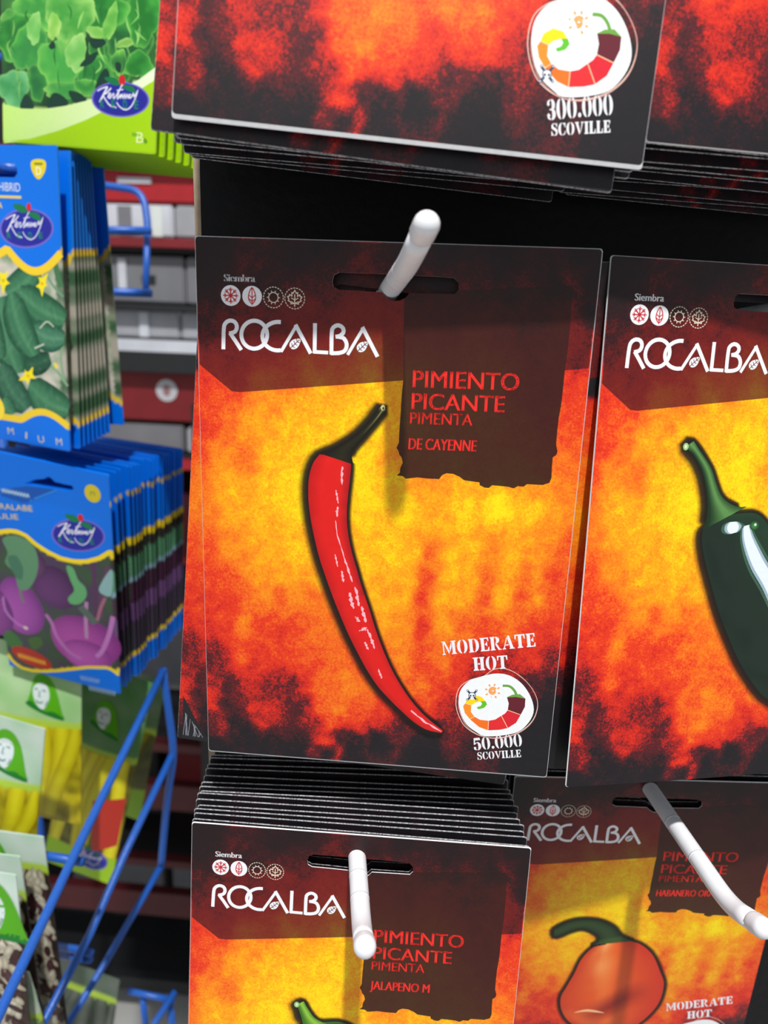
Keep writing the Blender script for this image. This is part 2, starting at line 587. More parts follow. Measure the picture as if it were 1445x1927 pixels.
SLOT = [A_(958, 395), A_(970, 352), A_(1003, 335), A_(1250, 343), B_(400, 388), B_(495, 396), B_(523, 425), B_(523, 465), B_(500, 492), B_(400, 490),
        B_(225, 487), B_(205, 512), B_(170, 532), B_(120, 533), B_(85, 510), B_(60, 482), A_(1130, 458), A_(1000, 452), A_(965, 432)]

HEAT = []
def row(y, *xh):
    for x, h in xh:
        HEAT.append((*F_(x, y), h))
row(446, (370, .03), (600, .05), (850, .06), (1120, .03))
row(480, (372, .06), (560, .14), (760, .16), (950, .12), (1120, .04))
row(530, (374, .16), (480, .24), (600, .28), (760, .30), (900, .26), (1040, .16), (1082, .30), (1118, .04))
row(590, (374, .28), (480, .36), (600, .38), (740, .46), (860, .40), (1000, .34), (1076, .48), (1092, .30), (1112, .10))
row(640, (376, .33), (500, .38), (620, .44), (740, .52), (900, .5), (1066, .44), (1090, .40), (1105, .28))
row(680, (378, .46), (440, .40), (520, .50), (620, .66), (720, .72), (900, .60), (1060, .48), (1085, .30), (1104, .40))
row(720, (378, .47), (430, .50), (500, .72), (600, .80), (700, .88), (750, .78), (900, .70), (1065, .47), (1100, .45))
row(800, (382, .46), (425, .60), (480, .76), (550, .84), (620, .86), (700, .90), (740, .80), (900, .72), (1055, .50), (1085, .50))
row(860, (384, .52), (425, .72), (458, .62), (520, .84), (590, .88), (680, .92), (745, .74), (900, .70), (1050, .60), (1084, .58))
row(915, (386, .60), (430, .80), (500, .82), (560, .92), (680, .90), (740, .84), (800, .72), (900, .78), (1000, .72), (1050, .68), (1080, .62))
row(960, (386, .62), (430, .80), (500, .84), (560, .90), (680, .88), (760, .88), (820, .80), (880, .90), (940, .98), (1000, .88), (1050, .74), (1076, .66))
row(1040, (390, .52), (440, .70), (500, .80), (560, .84), (680, .84), (740, .86), (790, .82), (813, .56), (845, .82), (900, .84), (924, .66), (960, .80), (1010, .74), (1062, .56))
row(1085, (390, .48), (430, .52), (480, .72), (540, .78), (600, .80), (690, .82), (760, .84), (800, .52), (840, .82), (890, .80), (916, .54), (955, .80), (990, .62), (1010, .74), (1045, .50))
row(1125, (392, .46), (430, .44), (465, .58), (498, .74), (528, .56), (560, .70), (590, .60), (700, .80), (760, .82), (793, .48), (838, .80), (876, .82), (904, .54), (950, .80), (984, .52), (1010, .76), (1042, .50))
row(1180, (395, .40), (428, .44), (457, .70), (490, .48), (530, .48), (572, .52), (598, .62), (640, .60), (720, .76), (762, .72), (790, .44), (832, .74), (870, .60), (900, .48), (960, .60), (1005, .48), (1040, .44))
row(1240, (396, .24), (420, .30), (455, .54), (495, .45), (550, .48), (590, .52), (640, .60), (700, .56), (760, .70), (788, .50), (832, .62), (870, .46), (905, .36), (950, .34), (1000, .42), (1038, .30))
row(1290, (398, .38), (430, .20), (470, .34), (510, .28), (550, .26), (600, .60), (650, .66), (690, .60), (740, .60), (790, .62), (822, .50), (850, .42), (900, .24), (1000, .20), (1036, .16))
row(1330, (398, .42), (430, .16), (482, .40), (520, .36), (560, .24), (602, .60), (645, .64), (685, .52), (722, .44), (760, .50), (800, .54), (840, .36), (865, .24), (950, .14), (1030, .08))
row(1362, (398, .22), (412, .34), (440, .12), (492, .38), (540, .24), (590, .36), (630, .54), (668, .48), (712, .40), (760, .20), (810, .16), (845, .30), (880, .24), (1020, .05))
row(1392, (400, .04), (470, .10), (515, .16), (575, .12), (612, .44), (640, .18), (664, .14), (710, .06), (800, .10), (868, .24), (900, .18), (1015, .03))
row(1412, (402, .03), (500, .05), (560, .06), (590, .30), (612, .10), (638, .42), (665, .08), (800, .04), (880, .16), (1010, .03))
row(1428, (410, .02), (560, .03), (610, .12), (628, .40), (650, .08), (800, .03), (1010, .02))
row(1445, (600, .03), (800, .02), (1000, .02))
HA = np.array(HEAT)
def heat(u, v):
    nz = noise.noise(Vector((u * 160, v * 110, 3.1))) * 0.0022
    nw = noise.noise(Vector((u * 160, v * 110, 9.7))) * 0.0022
    d2 = ((HA[:, 0] - u - nz) ** 2 + ((HA[:, 1] - v - nw) * 0.85) ** 2) + 2.2e-6
    wgt = d2 ** -1.7
    return float((wgt * HA[:, 2]).sum() / wgt.sum())

HEADER = [(0.0003, 0.0003), (PW - 0.0003, 0.0003), (PW - 0.0003, F_(1108, 693)[1]), F_(1062, 697), F_(757, 716), F_(450, 738), F_(436, 736), F_(376, 686)]
LABEL = [B_(195, 497), B_(520, 470), B_(1218, 440), B_(1205, 560), B_(1196, 700), B_(1180, 850), B_(1164, 960), B_(1150, 1100), B_(1140, 1180), B_(1128, 1240), B_(1118, 1330),
         B_(1112, 1400), B_(1120, 1445), B_(1112, 1465), B_(1092, 1478), B_(1086, 1540), B_(1084, 1600), B_(1072, 1632), B_(1030, 1645), B_(935, 1640), B_(915, 1655), B_(880, 1652), B_(855, 1665),
         B_(820, 1655), B_(770, 1650), B_(725, 1646), B_(705, 1662), B_(680, 1660), B_(650, 1645), B_(648, 1628), B_(600, 1622), B_(555, 1615), B_(530, 1595), B_(490, 1577), B_(450, 1573), B_(425, 1583), B_(405, 1608),
         B_(340, 1605), B_(270, 1598), B_(205, 1606), B_(185, 1590), B_(150, 1587), B_(168, 1570), B_(172, 1540), B_(186, 1510), B_(180, 1480), B_(165, 1460), B_(160, 1440), B_(148, 1420), B_(162, 1390),
         B_(166, 1310), B_(174, 1200), B_(180, 1100), B_(190, 1000), B_(190, 800), B_(192, 600)]

def base_parts(pk, body_data):
    """body, smoky header and burnt label panel: the print that every pepper packet has"""
    mesh_object('body', body_data[0], body_data[1], body_data[4], pk.root, body_data[2], body_data[3])
    for name, outline, mat, off in (('header_panel', HEADER, M['fire_header'], 1.2e-5), ('label_panel', LABEL, M['fire_label'], 2.4e-5)):
        v, t = fill(outline, [SLOT], 0.0022)
        F = []
        for f in t:
            a, b, c = f
            s = (v[b][0] - v[a][0]) * (v[c][1] - v[a][1]) - (v[c][0] - v[a][0]) * (v[b][1] - v[a][1])
            F.append(f if s > 0 else (a, c, b))
        mesh_object(name, [pk.point(p[0], p[1], off) for p in v], F, mat, pk.root, attrs={'blaze': [heat(*p) for p in v]})
    pk.layer = 4
    pk.stacked = False

WHITE = (233, 233, 238)
def brand(pk):
    k = Ink(pk)
    t = 0.0011
    def rb(pts, smooth=0, wd=t):
        k.ribbon([A_(p) for p in pts], wd, WHITE, smooth=smooth)
    rb([(218, 857), (221, 720), (232, 680), (262, 662), (296, 672), (310, 705), (296, 738), (258, 750)], 26)
    rb([(262, 745), (300, 800), (340, 862)])
    k.ribbon([A_(428 + 88 * math.cos(a * math.pi / 20), 758 + 95 * math.sin(a * math.pi / 20)) for a in range(40)], t, WHITE, closed=True)
    rb([(590 + 107 * math.cos(math.radians(a)), 768 + 97 * math.sin(math.radians(a))) for a in range(-80, -281, -10)])
    rb([(610, 874), (716, 694)], 0, 0.0009)
    rb([(708, 690), (812, 886)], 0, 0.0011)
    rb([(841, 680), (838, 882)])
    rb([(828, 874), (930, 880)], 0, 0.0010)
    rb([(952, 893), (955, 740), (968, 706), (1000, 694), (1030, 712), (1034, 742), (1010, 766), (980, 772)], 24)
    rb([(990, 770), (1035, 782), (1056, 824), (1044, 866), (1005, 882), (948, 884)], 20)
    rb([(1062, 895), (1170, 712)], 0, 0.0009)
    rb([(1162, 706), (1266, 908)], 0, 0.0011)
    for cx, cy in ((705, 822), (1162, 842)):
        leaf = [(cx + 36, cy - 34), (cx - 8, cy - 32), (cx - 34, cy - 10), (cx - 36, cy + 16), (cx - 20, cy + 34), (cx + 8, cy + 30), (cx + 28, cy + 6)]
        k.poly([A_(p) for p in leaf], WHITE, smooth=24)
        dk = (92, 34, 30)
        k.ribbon([A_(cx - 30, cy + 26), A_(cx + 32, cy - 30)], 0.00022, dk)
        for q in (-16, 0, 16):
            k.ribbon([A_(cx + q, cy - q), A_(cx + q - 8, cy - q - 22)], 0.0002, dk)
            k.ribbon([A_(cx + q, cy - q), A_(cx + q + 16, cy - q + 8)], 0.0002, dk)
    k.build('brand_lettering')

def icons(pk):
    k = Ink(pk)
    red = (190, 28, 38)
    cream = (226, 212, 190)
    k.text('Siembra', A_(222, 394), A_(434, 400), 0.0020, WHITE, 0.0, 0.0, 0.05)
    cs = [A_(268, 492), A_(413, 497), A_(558, 505), A_(703, 512)]
    R = 0.00278
    for c in cs[:2]:
        k.ellipse(c, R, R, WHITE)
    c = cs[0]
    for a in range(8):
        d = (math.cos(a * math.pi / 4), math.sin(a * math.pi / 4))
        n = (-d[1], d[0])
        tip = 0.78 * R
        k.ribbon([c, (c[0] + d[0] * tip, c[1] + d[1] * tip)], 0.00032, red)
        for s in (-1, 1):
            q = (c[0] + d[0] * tip * 0.6, c[1] + d[1] * tip * 0.6)
            k.ribbon([q, (q[0] + d[0] * R * .18 + n[0] * s * R * .2, q[1] + d[1] * R * .18 + n[1] * s * R * .2)], 0.00026, red)
    c = cs[1]
    k.ribbon([(c[0] + x * R, c[1] + y * R) for x, y in ((0, -.82), (.3, -.3), (.36, .2), (.2, .55), (0, .72), (-.2, .55), (-.36, .2), (-.3, -.3))], 0.0003, red, closed=True, smooth=28)
    k.ribbon([(c[0], c[1] - R * .8), (c[0], c[1] + R * .86)], 0.00028, red)
    for y in (-.1, .25):
        for s in (-1, 1):
            k.ribbon([(c[0], c[1] + (y + .25) * R), (c[0] + s * .3 * R, c[1] + y * R)], 0.00026, red)
    for c in cs[2:]:
        for a in range(22):
            a0, a1 = a * 2 * math.pi / 22, (a + 0.62) * 2 * math.pi / 22
            k.ribbon([(c[0] + R * math.cos(a0 + (a1 - a0) * q / 2), c[1] + R * math.sin(a0 + (a1 - a0) * q / 2)) for q in range(3)], 0.00024, cream)
    c = cs[2]
    k.ribbon([(c[0] + .48 * R * math.cos(a * math.pi / 12), c[1] + .48 * R * math.sin(a * math.pi / 12)) for a in range(24)], 0.00022, cream, closed=True)
    for a in range(10):
        d = (math.cos(a * math.pi / 5), math.sin(a * math.pi / 5))
        k.ribbon([(c[0] + d[0] * R * .5, c[1] + d[1] * R * .5), (c[0] + d[0] * R * .68, c[1] + d[1] * R * .68)], 0.0002, cream)
    c = cs[3]
    half = [(0, -.78), (.16, -.5), (.3, -.56), (.28, -.22), (.52, -.36), (.56, -.2), (.72, -.16), (.58, .1), (.66, .22), (.36, .38), (.38, .52), (.1, .48)]
    k.ribbon([(c[0] + x * R, c[1] + y * R) for x, y in half + [(-x, y) for x, y in reversed(half)][:-1]], 0.00026, cream, closed=True)
    k.ribbon([(c[0], c[1] - .4 * R), (c[0], c[1] + .8 * R)], 0.00026, cream)
    for y in (-.05, .3):
        for s in (-1, 1):
            k.ribbon([(c[0], c[1] + (y + .2) * R), (c[0] + s * .36 * R, c[1] + y * R)], 0.00022, cream)
    k.build('season_icons')

def title(pk, variety, right):
    k = Ink(pk)
    red = (233, 42, 36)
    k.text('PIMIENTO', B_(245, 1055), B_(886, 1076), 0.0050, red, weight=0.022)
    k.text('PICANTE', B_(238, 1186), B_(798, 1207), 0.0048, red, weight=0.022)
    k.text('PIMENTA', B_(230, 1275), B_(605, 1287), 0.0035, red, weight=0.012)
    k.build('title_lettering')
    if not variety:
        return
    k = Ink(pk)
    k.text(variety, B_(219, 1428), B_(right, 1428 + (right - 219) * 0.034), 0.0034, red, 0.0, 0.04, 0.05)
    k.build('variety_lettering')

def badge(pk, number, hot, skull):
    k = Ink(pk)
    if hot:
        k.stencil('MODERATE', D_(294, 1110), D_(846, 1062), 0.0045, WHITE)
        k.stencil('HOT', D_(478, 1205), D_(682, 1192), 0.0045, WHITE)
        k.build('heat_lettering')
        k = Ink(pk)
    loop = [(372, 1395), (390, 1310), (450, 1262), (540, 1235), (590, 1200), (650, 1190), (720, 1215), (790, 1270), (840, 1340), (858, 1410), (835, 1490), (780, 1550), (700, 1590), (600, 1606), (510, 1590), (430, 1540), (388, 1470)]
    k.ribbon([D_(p) for p in loop], 0.00022, (236, 200, 186), closed=True, smooth=70)
    k.ribbon([D_(612 + (p[0] - 612) * 0.97 + 8, 1400 + (p[1] - 1400) * 1.0 + 3) for p in loop[6:] + loop[:2]], 0.0002, (216, 160, 150), smooth=50)
    blob = [(388, 1390), (400, 1320), (450, 1265), (520, 1240), (600, 1222), (680, 1230), (750, 1270), (800, 1330), (830, 1400), (832, 1460), (800, 1520), (740, 1570), (640, 1592), (540, 1595), (500, 1575), (440, 1530), (405, 1470)]
    k.poly([D_(p) for p in blob], (238, 240, 242), smooth=60)
    segs = [((98, 26, 40), [(675, 1362), (730, 1360), (785, 1372), (782, 1420), (757, 1468), (680, 1440), (686, 1400)]),
            ((212, 30, 46), [(680, 1440), (757, 1468), (730, 1515), (680, 1547), (642, 1473), (664, 1460)]),
            ((222, 40, 44), [(642, 1473), (680, 1547), (630, 1557), (563, 1560), (566, 1503), (605, 1496)]),
            ((238, 112, 28), [(566, 1503), (563, 1560), (510, 1540), (455, 1493), (482, 1478), (515, 1497)]),
            ((244, 140, 34), [(482, 1478), (455, 1493), (425, 1455), (415, 1415), (428, 1398), (463, 1410), (461, 1450)]),
            ((246, 214, 10), [(463, 1410), (428, 1398), (440, 1370), (480, 1350), (525, 1360), (548, 1388), (518, 1386), (485, 1395)]),
            ((96, 188, 40), [(518, 1386), (548, 1386), (557, 1405), (540, 1425), (505, 1434), (496, 1422), (520, 1414), (528, 1400)])]
    for c, p in segs:
        k.poly([D_(q) for q in p], c)
    for a, b in (((680, 1440), (757, 1468)), ((642, 1473), (680, 1547)), ((566, 1503), (563, 1560)), ((482, 1478), (455, 1493)), ((463, 1410), (428, 1398))):
        k.ribbon([D_(a), D_(b)], 0.00022, (246, 200, 160))
    gr = (104, 160, 62)
    k.ribbon([D_(p) for p in ((650, 1294), (690, 1298), (718, 1322), (735, 1356))], 0.0008, gr, smooth=16)
    k.poly([D_(p) for p in ((673, 1364), (708, 1348), (752, 1345), (785, 1372), (730, 1362))], gr)
    orange = (242, 160, 90)
    k.ribbon([D_(590 + r * math.cos(a), 1327 + r * math.sin(a)) for r, a in ((4 + 20 * i / 24, i * 0.5) for i in range(25))], 0.00055, orange)
    for a in range(8):
        d = (math.cos(a * math.pi / 4 + .3), math.sin(a * math.pi / 4 + .3))
        k.ribbon([D_(590 + d[0] * 32, 1327 + d[1] * 32), D_(590 + d[0] * 46, 1327 + d[1] * 46)], 0.0005, orange)
    sx, sy = skull
    ink = (52, 62, 96)
    for d1, d2 in (((-26, -26), (28, 28)), ((26, -26), (-28, 28))):
        k.ribbon([D_(sx + d1[0], sy + d1[1]), D_(sx + d2[0], sy + d2[1])], 0.0006, ink)
    for ex, ey in ((-26, -28), (26, -28), (-28, 26), (28, 26)):
        k.ellipse(D_(sx + ex, sy + ey), 0.00036, 0.00036, ink, 10)
        k.ellipse(D_(sx + ex, sy + ey), 0.0002, 0.0002, (225, 228, 235), 10)
    k.ellipse(D_(sx, sy), 0.00115, 0.00105, ink, 20)
    k.ellipse(D_(sx, sy), 0.00092, 0.00084, (232, 235, 240), 20)
    k.ellipse(D_(sx, sy + 20), 0.0006, 0.0004, (232, 235, 240), 12)
    for e in (-9, 9):
        k.ellipse(D_(sx + e, sy + 3), 0.0003, 0.0003, ink, 10)
    k.build('heat_badge')
    k = Ink(pk)
    k.stencil(number, D_(480, 1680), D_(768, 1655), 0.0044, WHITE)
    k.stencil('SCOVILLE', D_(502, 1736), D_(760, 1720), 0.0027, WHITE)
    k.build('scoville_lettering')

def halo(pk, outline, grow, parent, shift=(0, 0), strength=0.96, solid=0.45):
    """soft dark printed outline round a picture"""
    P = catmull(outline, 150, True)
    c = 0.0
    for i in range(len(P)):
        a, b = P[i - 1], P[i]
        c += a[0] * b[1] - b[0] * a[1]
    sgn = 1 if c > 0 else -1
    rings = [-0.6, 0.0, solid, 0.7, 1.0]
    cov = [strength, strength, strength * 0.8, strength * 0.35, 0.0]
    verts, cover = [], []
    n = len(P)
    for r, cv in zip(rings, cov):
        for i in range(n):
            t = P[(i + 2) % n] - P[i - 2]
            t = t / (np.linalg.norm(t) + 1e-12)
            nr = np.array([t[1], -t[0]]) * sgn
            q = P[i] + nr * grow * r + np.array(shift) * max(0, r)
            verts.append(pk.point(q[0], q[1], 3.4e-5))
            cover.append(cv)
    F = []
    for k in range(len(rings) - 1):
        for i in range(n):
            j = (i + 1) % n
            F.append((k * n + i, k * n + j, (k + 1) * n + j, (k + 1) * n + i) if sgn > 0 else (k * n + j, k * n + i, (k + 1) * n + i, (k + 1) * n + j))
    return mesh_object('soft_outline', verts, F, M['soft'], parent, attrs={'cover': cover})

def mixc(a, b, t):
    t = max(0, min(1, t))
    return tuple(a[i] + (b[i] - a[i]) * t for i in range(3))

def cayenne(pk):
    E_ = tracer(MAIN, 380, 700, 720 / 1445)
    sides = [(445, 310, 545, 322), (420, 345, 563, 345), (405, 400, 560, 400), (403, 470, 552, 470), (410, 540, 548, 535), (425, 620, 552, 600), (445, 700, 565, 670), (468, 770, 585, 740), (495, 845, 605, 810),
             (525, 920, 632, 890), (555, 990, 655, 965), (590, 1060, 678, 1030), (625, 1125, 705, 1095), (665, 1185, 730, 1145), (705, 1230, 760, 1195), (750, 1275, 795, 1245), (800, 1320, 835, 1290), (850, 1350, 880, 1330), (905, 1362, 910, 1352)]
    left, right = [E_(a, b) for a, b, _, _ in sides], [E_(c, d) for _, _, c, d in sides]
    stalk = [(462, 312, 572, 348), (505, 285, 566, 305), (545, 262, 582, 278), (585, 235, 608, 250), (620, 200, 638, 214), (650, 165, 668, 178), (674, 130, 694, 142)]
    stemL, stemR = [E_(a, b) for a, b, _, _ in stalk], [E_(c, d) for _, _, c, d in stalk]
    halo(pk, left + right[::-1][1:] + stemR[1:] + stemL[::-1][:-1], 0.0024, pk.root, (-0.0008, 0.0004), 0.98, 0.45)
    k = Ink(pk)
    def stem(s, t):
        c = mixc((18, 15, 8), (36, 33, 14), math.sin(math.pi * t))
        if s > .5 and abs(t - .62) < .16:
            c = mixc(c, (150, 160, 80), min(1, (s - .5) * 2.5) * (1 - abs(t - .62) / .16))
        return mixc(c, (196, 190, 120), (s - .94) * 10) if s > .94 else c
    k.strip(stemL, stemR, 50, 10, stem)
    k.ellipse(E_(684, 134), 0.0006, 0.0008, (206, 204, 150), 14)
    k.ellipse(E_(685, 137), 0.0003, 0.0004, (70, 66, 30), 10)
    stem_ink = k
    k = Ink(pk)
    def skin(s, t):
        c = mixc((184, 14, 16), (216, 24, 20), min(1, t * 3.2))
        if t > .78:
            c = mixc(c, (162, 14, 22), (t - .78) / .22 * (1 if s < .45 else .5))
        if s > .9:
            c = mixc(c, (206, 30, 36), (s - .9) * 8)
        n = noise.noise(Vector((s * 26, t * 3, 0)))
        return mixc(c, (232, 44, 34), max(0, n) * .35)
    k.strip(left, right, 130, 16, skin)
    hi = (244, 176, 186)
    rnd = random.Random(3)
    def streak(pts, wd, conv=C_):
        P = catmull([conv(p) for p in pts], 14)
        P = [p + np.array([rnd.uniform(-1, 1), rnd.uniform(-1, 1)]) * wd * .12 for p in P]
        wd *= 0.72
        k.ribbon(P, wd, hi, taper=lambda q: 0.25 + 0.75 * abs(math.sin(q * 9.0 + wd * 9000)) * math.sin(math.pi * min(1, max(.06, q))) ** .4)
    for pts, wd in (([(950, 168), (944, 215), (946, 266)], .0011), ([(912, 295), (918, 325), (925, 370)], .0008), ([(922, 385), (918, 440)], .0010),
                    ([(911, 465), (922, 545), (945, 620), (965, 690)], .0006), ([(960, 670), (985, 745), (1004, 800)], .0010), ([(908, 650), (915, 680), (922, 715)], .0008),
                    ([(945, 740), (954, 800)], .0011), ([(1018, 828), (1030, 880), (1040, 930)], .0014), ([(990, 860), (998, 905), (1010, 945)], .0016), ([(1055, 935), (1068, 985), (1078, 1022)], .0015),
                    ([(1022, 990), (1040, 1020)], .0013), ([(1045, 1066), (1082, 1050)], .0012), ([(1085, 1060), (1105, 1110), (1126, 1165)], .0013), ([(1072, 1130), (1090, 1170)], .0011), ([(1145, 1278), (1165, 1330)], .0009)):
        streak(pts, wd)
    streak([(105, 1440), (190, 1510), (286, 1566)], .0011, D_)
    top_ = 4.8e-5 + k.k * 3e-6 + 3e-6
    p = k.build('pepper_picture')
    stem_ink.build('pepper_stem', parent=p, base=top_)

def pepper_packet(mat, label, bulge=0.0008, bow=0.0, curl=0.0, body=None):
    pk = Packet(PW, PH, SLOT, bulge, bow, curl)
    pk.root = tag(empty('seed_packet', mat), label, 'seed packet')
    return pk

def pepper_body(pk, step, fn=None, foot=None):
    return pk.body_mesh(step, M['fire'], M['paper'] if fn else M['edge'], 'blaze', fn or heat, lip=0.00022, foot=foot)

ORD = ['first', 'second', 'third', 'fourth', 'fifth', 'sixth', 'seventh', 'eighth', 'ninth', 'tenth', 'eleventh', 'twelfth', 'thirteenth', 'fourteenth', 'fifteenth', 'sixteenth',
       'seventeenth', 'eighteenth', 'nineteenth', 'twentieth', 'twenty-first', 'twenty-second']
def copies(proto_mesh, mats, label, group, cat='seed packet'):
    for i, m in enumerate(mats):
        o = bpy.data.objects.new('seed_packet', proto_mesh)
        COL.objects.link(o)
        o.matrix_world = m
        tag(o, label.replace('#', ORD[i]), cat, group)

INWARD = Vector((-0.156, 0.988, 0.0))

# ------------------------------------------------------------------ large structure: floor, wall, display stand, shelves
def box(name, c, s, mat, parent=None, rz=0.0, bevel=0.0):
    x, y, z = s[0] / 2, s[1] / 2, s[2] / 2
    b = min(bevel, x * .9, y * .9, z * .9)
    import bmesh
    bm = bmesh.new()
    bmesh.ops.create_cube(bm, size=1.0)
    bmesh.ops.scale(bm, vec=(s[0], s[1], s[2]), verts=bm.verts)
    if b > 0:
        bmesh.ops.bevel(bm, geom=bm.edges[:], offset=b, segments=2, affect='EDGES')
    me = bpy.data.meshes.new(name)
    bm.to_mesh(me)
    bm.free()
    me.materials.append(mat)
    o = bpy.data.objects.new(name, me)
    COL.objects.link(o)
    o.location = c
    o.rotation_euler = (0, 0, rz)
    if parent:
        o.parent = parent
    return o

fl = box('floor', (0, 0, -0.02), (6, 6, 0.04), M['floor'])
fl['kind'] = 'structure'
wb = box('wall_back', (0, 2.4, 1.5), (6, 0.1, 3.0), M['wall'])
wb['kind'] = 'structure'

YAW = math.radians(9)
stand = empty('display_stand', Matrix.Translation((-0.0145, 0.0427, 0)) @ Matrix.Rotation(YAW, 4, 'Z'))
tag(stand, 'black display board with torn brown cardboard edge behind the pepper packets', 'display stand')
def sheet(name, x0, x1, z0, z1, y0, y1, mat, wob, seed):
    rnd = random.Random(seed)
    n = 90
    L = [(x0 + rnd.uniform(-wob, wob), z0 + (z1 - z0) * i / n) for i in range(n + 1)]
    verts = [(x, y0, z) for x, z in L] + [(x1, y0, z) for x, z in L] + [(x, y1, z) for x, z in L] + [(x1, y1, z) for x, z in L]
    m = n + 1
    F = []
    for i in range(n):
        F += [(i, m + i, m + i + 1, i + 1), (2 * m + i + 1, 3 * m + i + 1, 3 * m + i, 2 * m + i), (2 * m + i, i, i + 1, 2 * m + i + 1), (m + i, 3 * m + i, 3 * m + i + 1, m + i + 1)]
    F += [(0, 2 * m, 3 * m, m), (n, m + n, 3 * m + n, 2 * m + n)]
    return mesh_object(name, verts, F, mat, stand)
sheet('front_panel', 0.0028, 0.62, 0.0, 1.78, 0.0, 0.0012, M['black'], 0.0003, 1)
sheet('cardboard_core', 0.0002, 0.618, 0.0, 1.778, 0.0012, 0.007, M['kraft'], 0.0004, 2)

# far red shelving with cartons
SH = pose(0, 0, 0, (-0.36, 0.92, 0.0))
shelf = empty('shelving_unit', SH)
tag(shelf, 'blurred red steel shelving behind the blue wire rack', 'shelving')
for x in (-0.55, 0.62):
    box('post', (x, 0.0, 1.0), (0.04, 0.03, 2.0), M['red'], shelf)
box('post', (0.075, -0.03, 0.62), (0.03, 0.03, 1.24), M['dark'], shelf)
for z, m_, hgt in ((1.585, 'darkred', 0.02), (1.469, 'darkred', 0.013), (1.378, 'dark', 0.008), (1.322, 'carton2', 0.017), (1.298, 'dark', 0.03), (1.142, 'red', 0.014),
                   (0.90, 'darkred', 0.016), (0.64, 'shadered', 0.016), (0.54, 'shadered', 0.05), (0.40, 'shadered', 0.014), (0.31, 'shadered', 0.05), (0.12, 'dark', 0.03)):  # lower red lips carry the shade in their colour
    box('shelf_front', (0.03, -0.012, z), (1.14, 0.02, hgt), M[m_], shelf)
for z in (1.595, 1.462, 1.303, 1.15, 0.90, 0.64, 0.40, 0.12):
    box('shelf_board', (0.03, 0.19, z), (1.14, 0.38, 0.012), M['dark'], shelf)
box('back_panel', (0.03, 0.40, 1.0), (1.14, 0.02, 2.0), M['dark'], shelf)

def carton(label, x, z, wd, h, mat, y=0.02, marks=(), d=0.2, group=None):
    r = empty('carton', SH @ Matrix.Translation((x + wd / 2, y, z)))
    tag(r, label, 'carton', group)
    box('body', (0, d / 2, h / 2), (wd, d, h), mat, r, 0, 0.003)
    for (mx, mz, mw, mh, mm) in marks:
        box('printed_label', (mx, -0.0015, mz), (mw, 0.003, mh), mm, r)
    return r
carton('red carton with white print, topmost behind the blue wire loop', -0.12, 1.525, 0.26, 0.05, M['red'], 0.004, ((-0.04, 0.03, 0.05, 0.008, M['carton2']), (0.05, 0.02, 0.004, 0.035, M['darkred'])), 0.06)
carton('pale carton with upright strips behind the arch of the blue loop', -0.16, 1.478, 0.185, 0.045, M['carton2'], 0.004, ((0.02, 0.022, 0.02, 0.04, M['carton3']), (0.07, 0.022, 0.014, 0.042, M['clear'])), 0.06)
carton('pale grey carton next to the torn board edge, upper shelf', 0.028, 1.478, 0.16, 0.045, M['carton'], 0.004, (), 0.06)
carton('grey carton with white stripe seen through the blue loop', -0.16, 1.384, 0.20, 0.068, M['carton3'], 0.004, ((0.005, 0.04, 0.012, 0.045, M['carton2']), (0.045, 0.034, 0.02, 0.012, M['dark'])))
carton('plain grey carton with bright strip right of the blue loop', 0.042, 1.384, 0.16, 0.068, M['carton3'], 0.004, ((-0.052, 0.035, 0.018, 0.06, M['clear']),))
carton('silver grey carton below the dark shelf line, left', -0.16, 1.332, 0.19, 0.040, M['carton'], 0.004, ((0.04, 0.02, 0.014, 0.036, M['carton2']),))
carton('silver grey carton with dark square label by the pepper packet edge', 0.032, 1.332, 0.16, 0.040, M['carton'], 0.004, ((-0.03, 0.02, 0.02, 0.02, M['dark']),))
rcar = carton('dark red carton with a round white sticker', -0.10, 1.205, 0.26, 0.078, M['darkred'], 0.004)
st = Ink(Packet(1, 1))
st.ellipse((-0.024, -0.049), 0.017, 0.017, (190, 190, 196), 30)
st.ellipse((-0.024, -0.049), 0.006, 0.009, (150, 110, 112), 16)
st.build('round_sticker', M['ink'], rcar, 0.001)
carton('grey carton below the red carton with the round sticker', -0.13, 1.157, 0.16, 0.042, M['carton3'], 0.004)
carton('green and grey carton low behind the end of the blue packets', 0.035, 1.157, 0.12, 0.040, M['carton'], 0.004)
for what, x, z, wd, h, m_ in (('grey carton deep in the bay under the kohlrabi packets, left', -0.40, 0.91, 0.22, 0.12, 'carton3'), ('shade-darkened red carton deep in the bay under the kohlrabi packets', -0.16, 0.91, 0.24, 0.14, 'darkred'), ('grey carton deep in the bay behind the blue upright', 0.10, 0.91, 0.24, 0.13, 'carton3'),
                              ('shade-darkened red carton in the second dim bay, left end', -0.36, 0.65, 0.2, 0.12, 'darkred'), ('dim grey carton in the second dim bay behind the blue upright', -0.14, 0.65, 0.2, 0.14, 'carton3'), ('shade-blackened carton in the second dim bay beside the lower pepper packets', 0.08, 0.65, 0.22, 0.12, 'dark'),
                              ('shade-blackened carton in the third dim bay, left end', -0.36, 0.41, 0.26, 0.10, 'dark'), ('shade-darkened red carton in the third dim bay behind the slanting arms', -0.08, 0.41, 0.26, 0.10, 'darkred'),
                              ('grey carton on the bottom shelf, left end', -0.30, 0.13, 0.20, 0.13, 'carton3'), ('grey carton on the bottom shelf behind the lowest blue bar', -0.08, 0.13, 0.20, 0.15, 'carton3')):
    carton(what, x, z, wd, h, M[m_], 0.16, (), 0.2, 'dim cartons on the lower shelves')  # black and dark red here are shade put into the carton colours

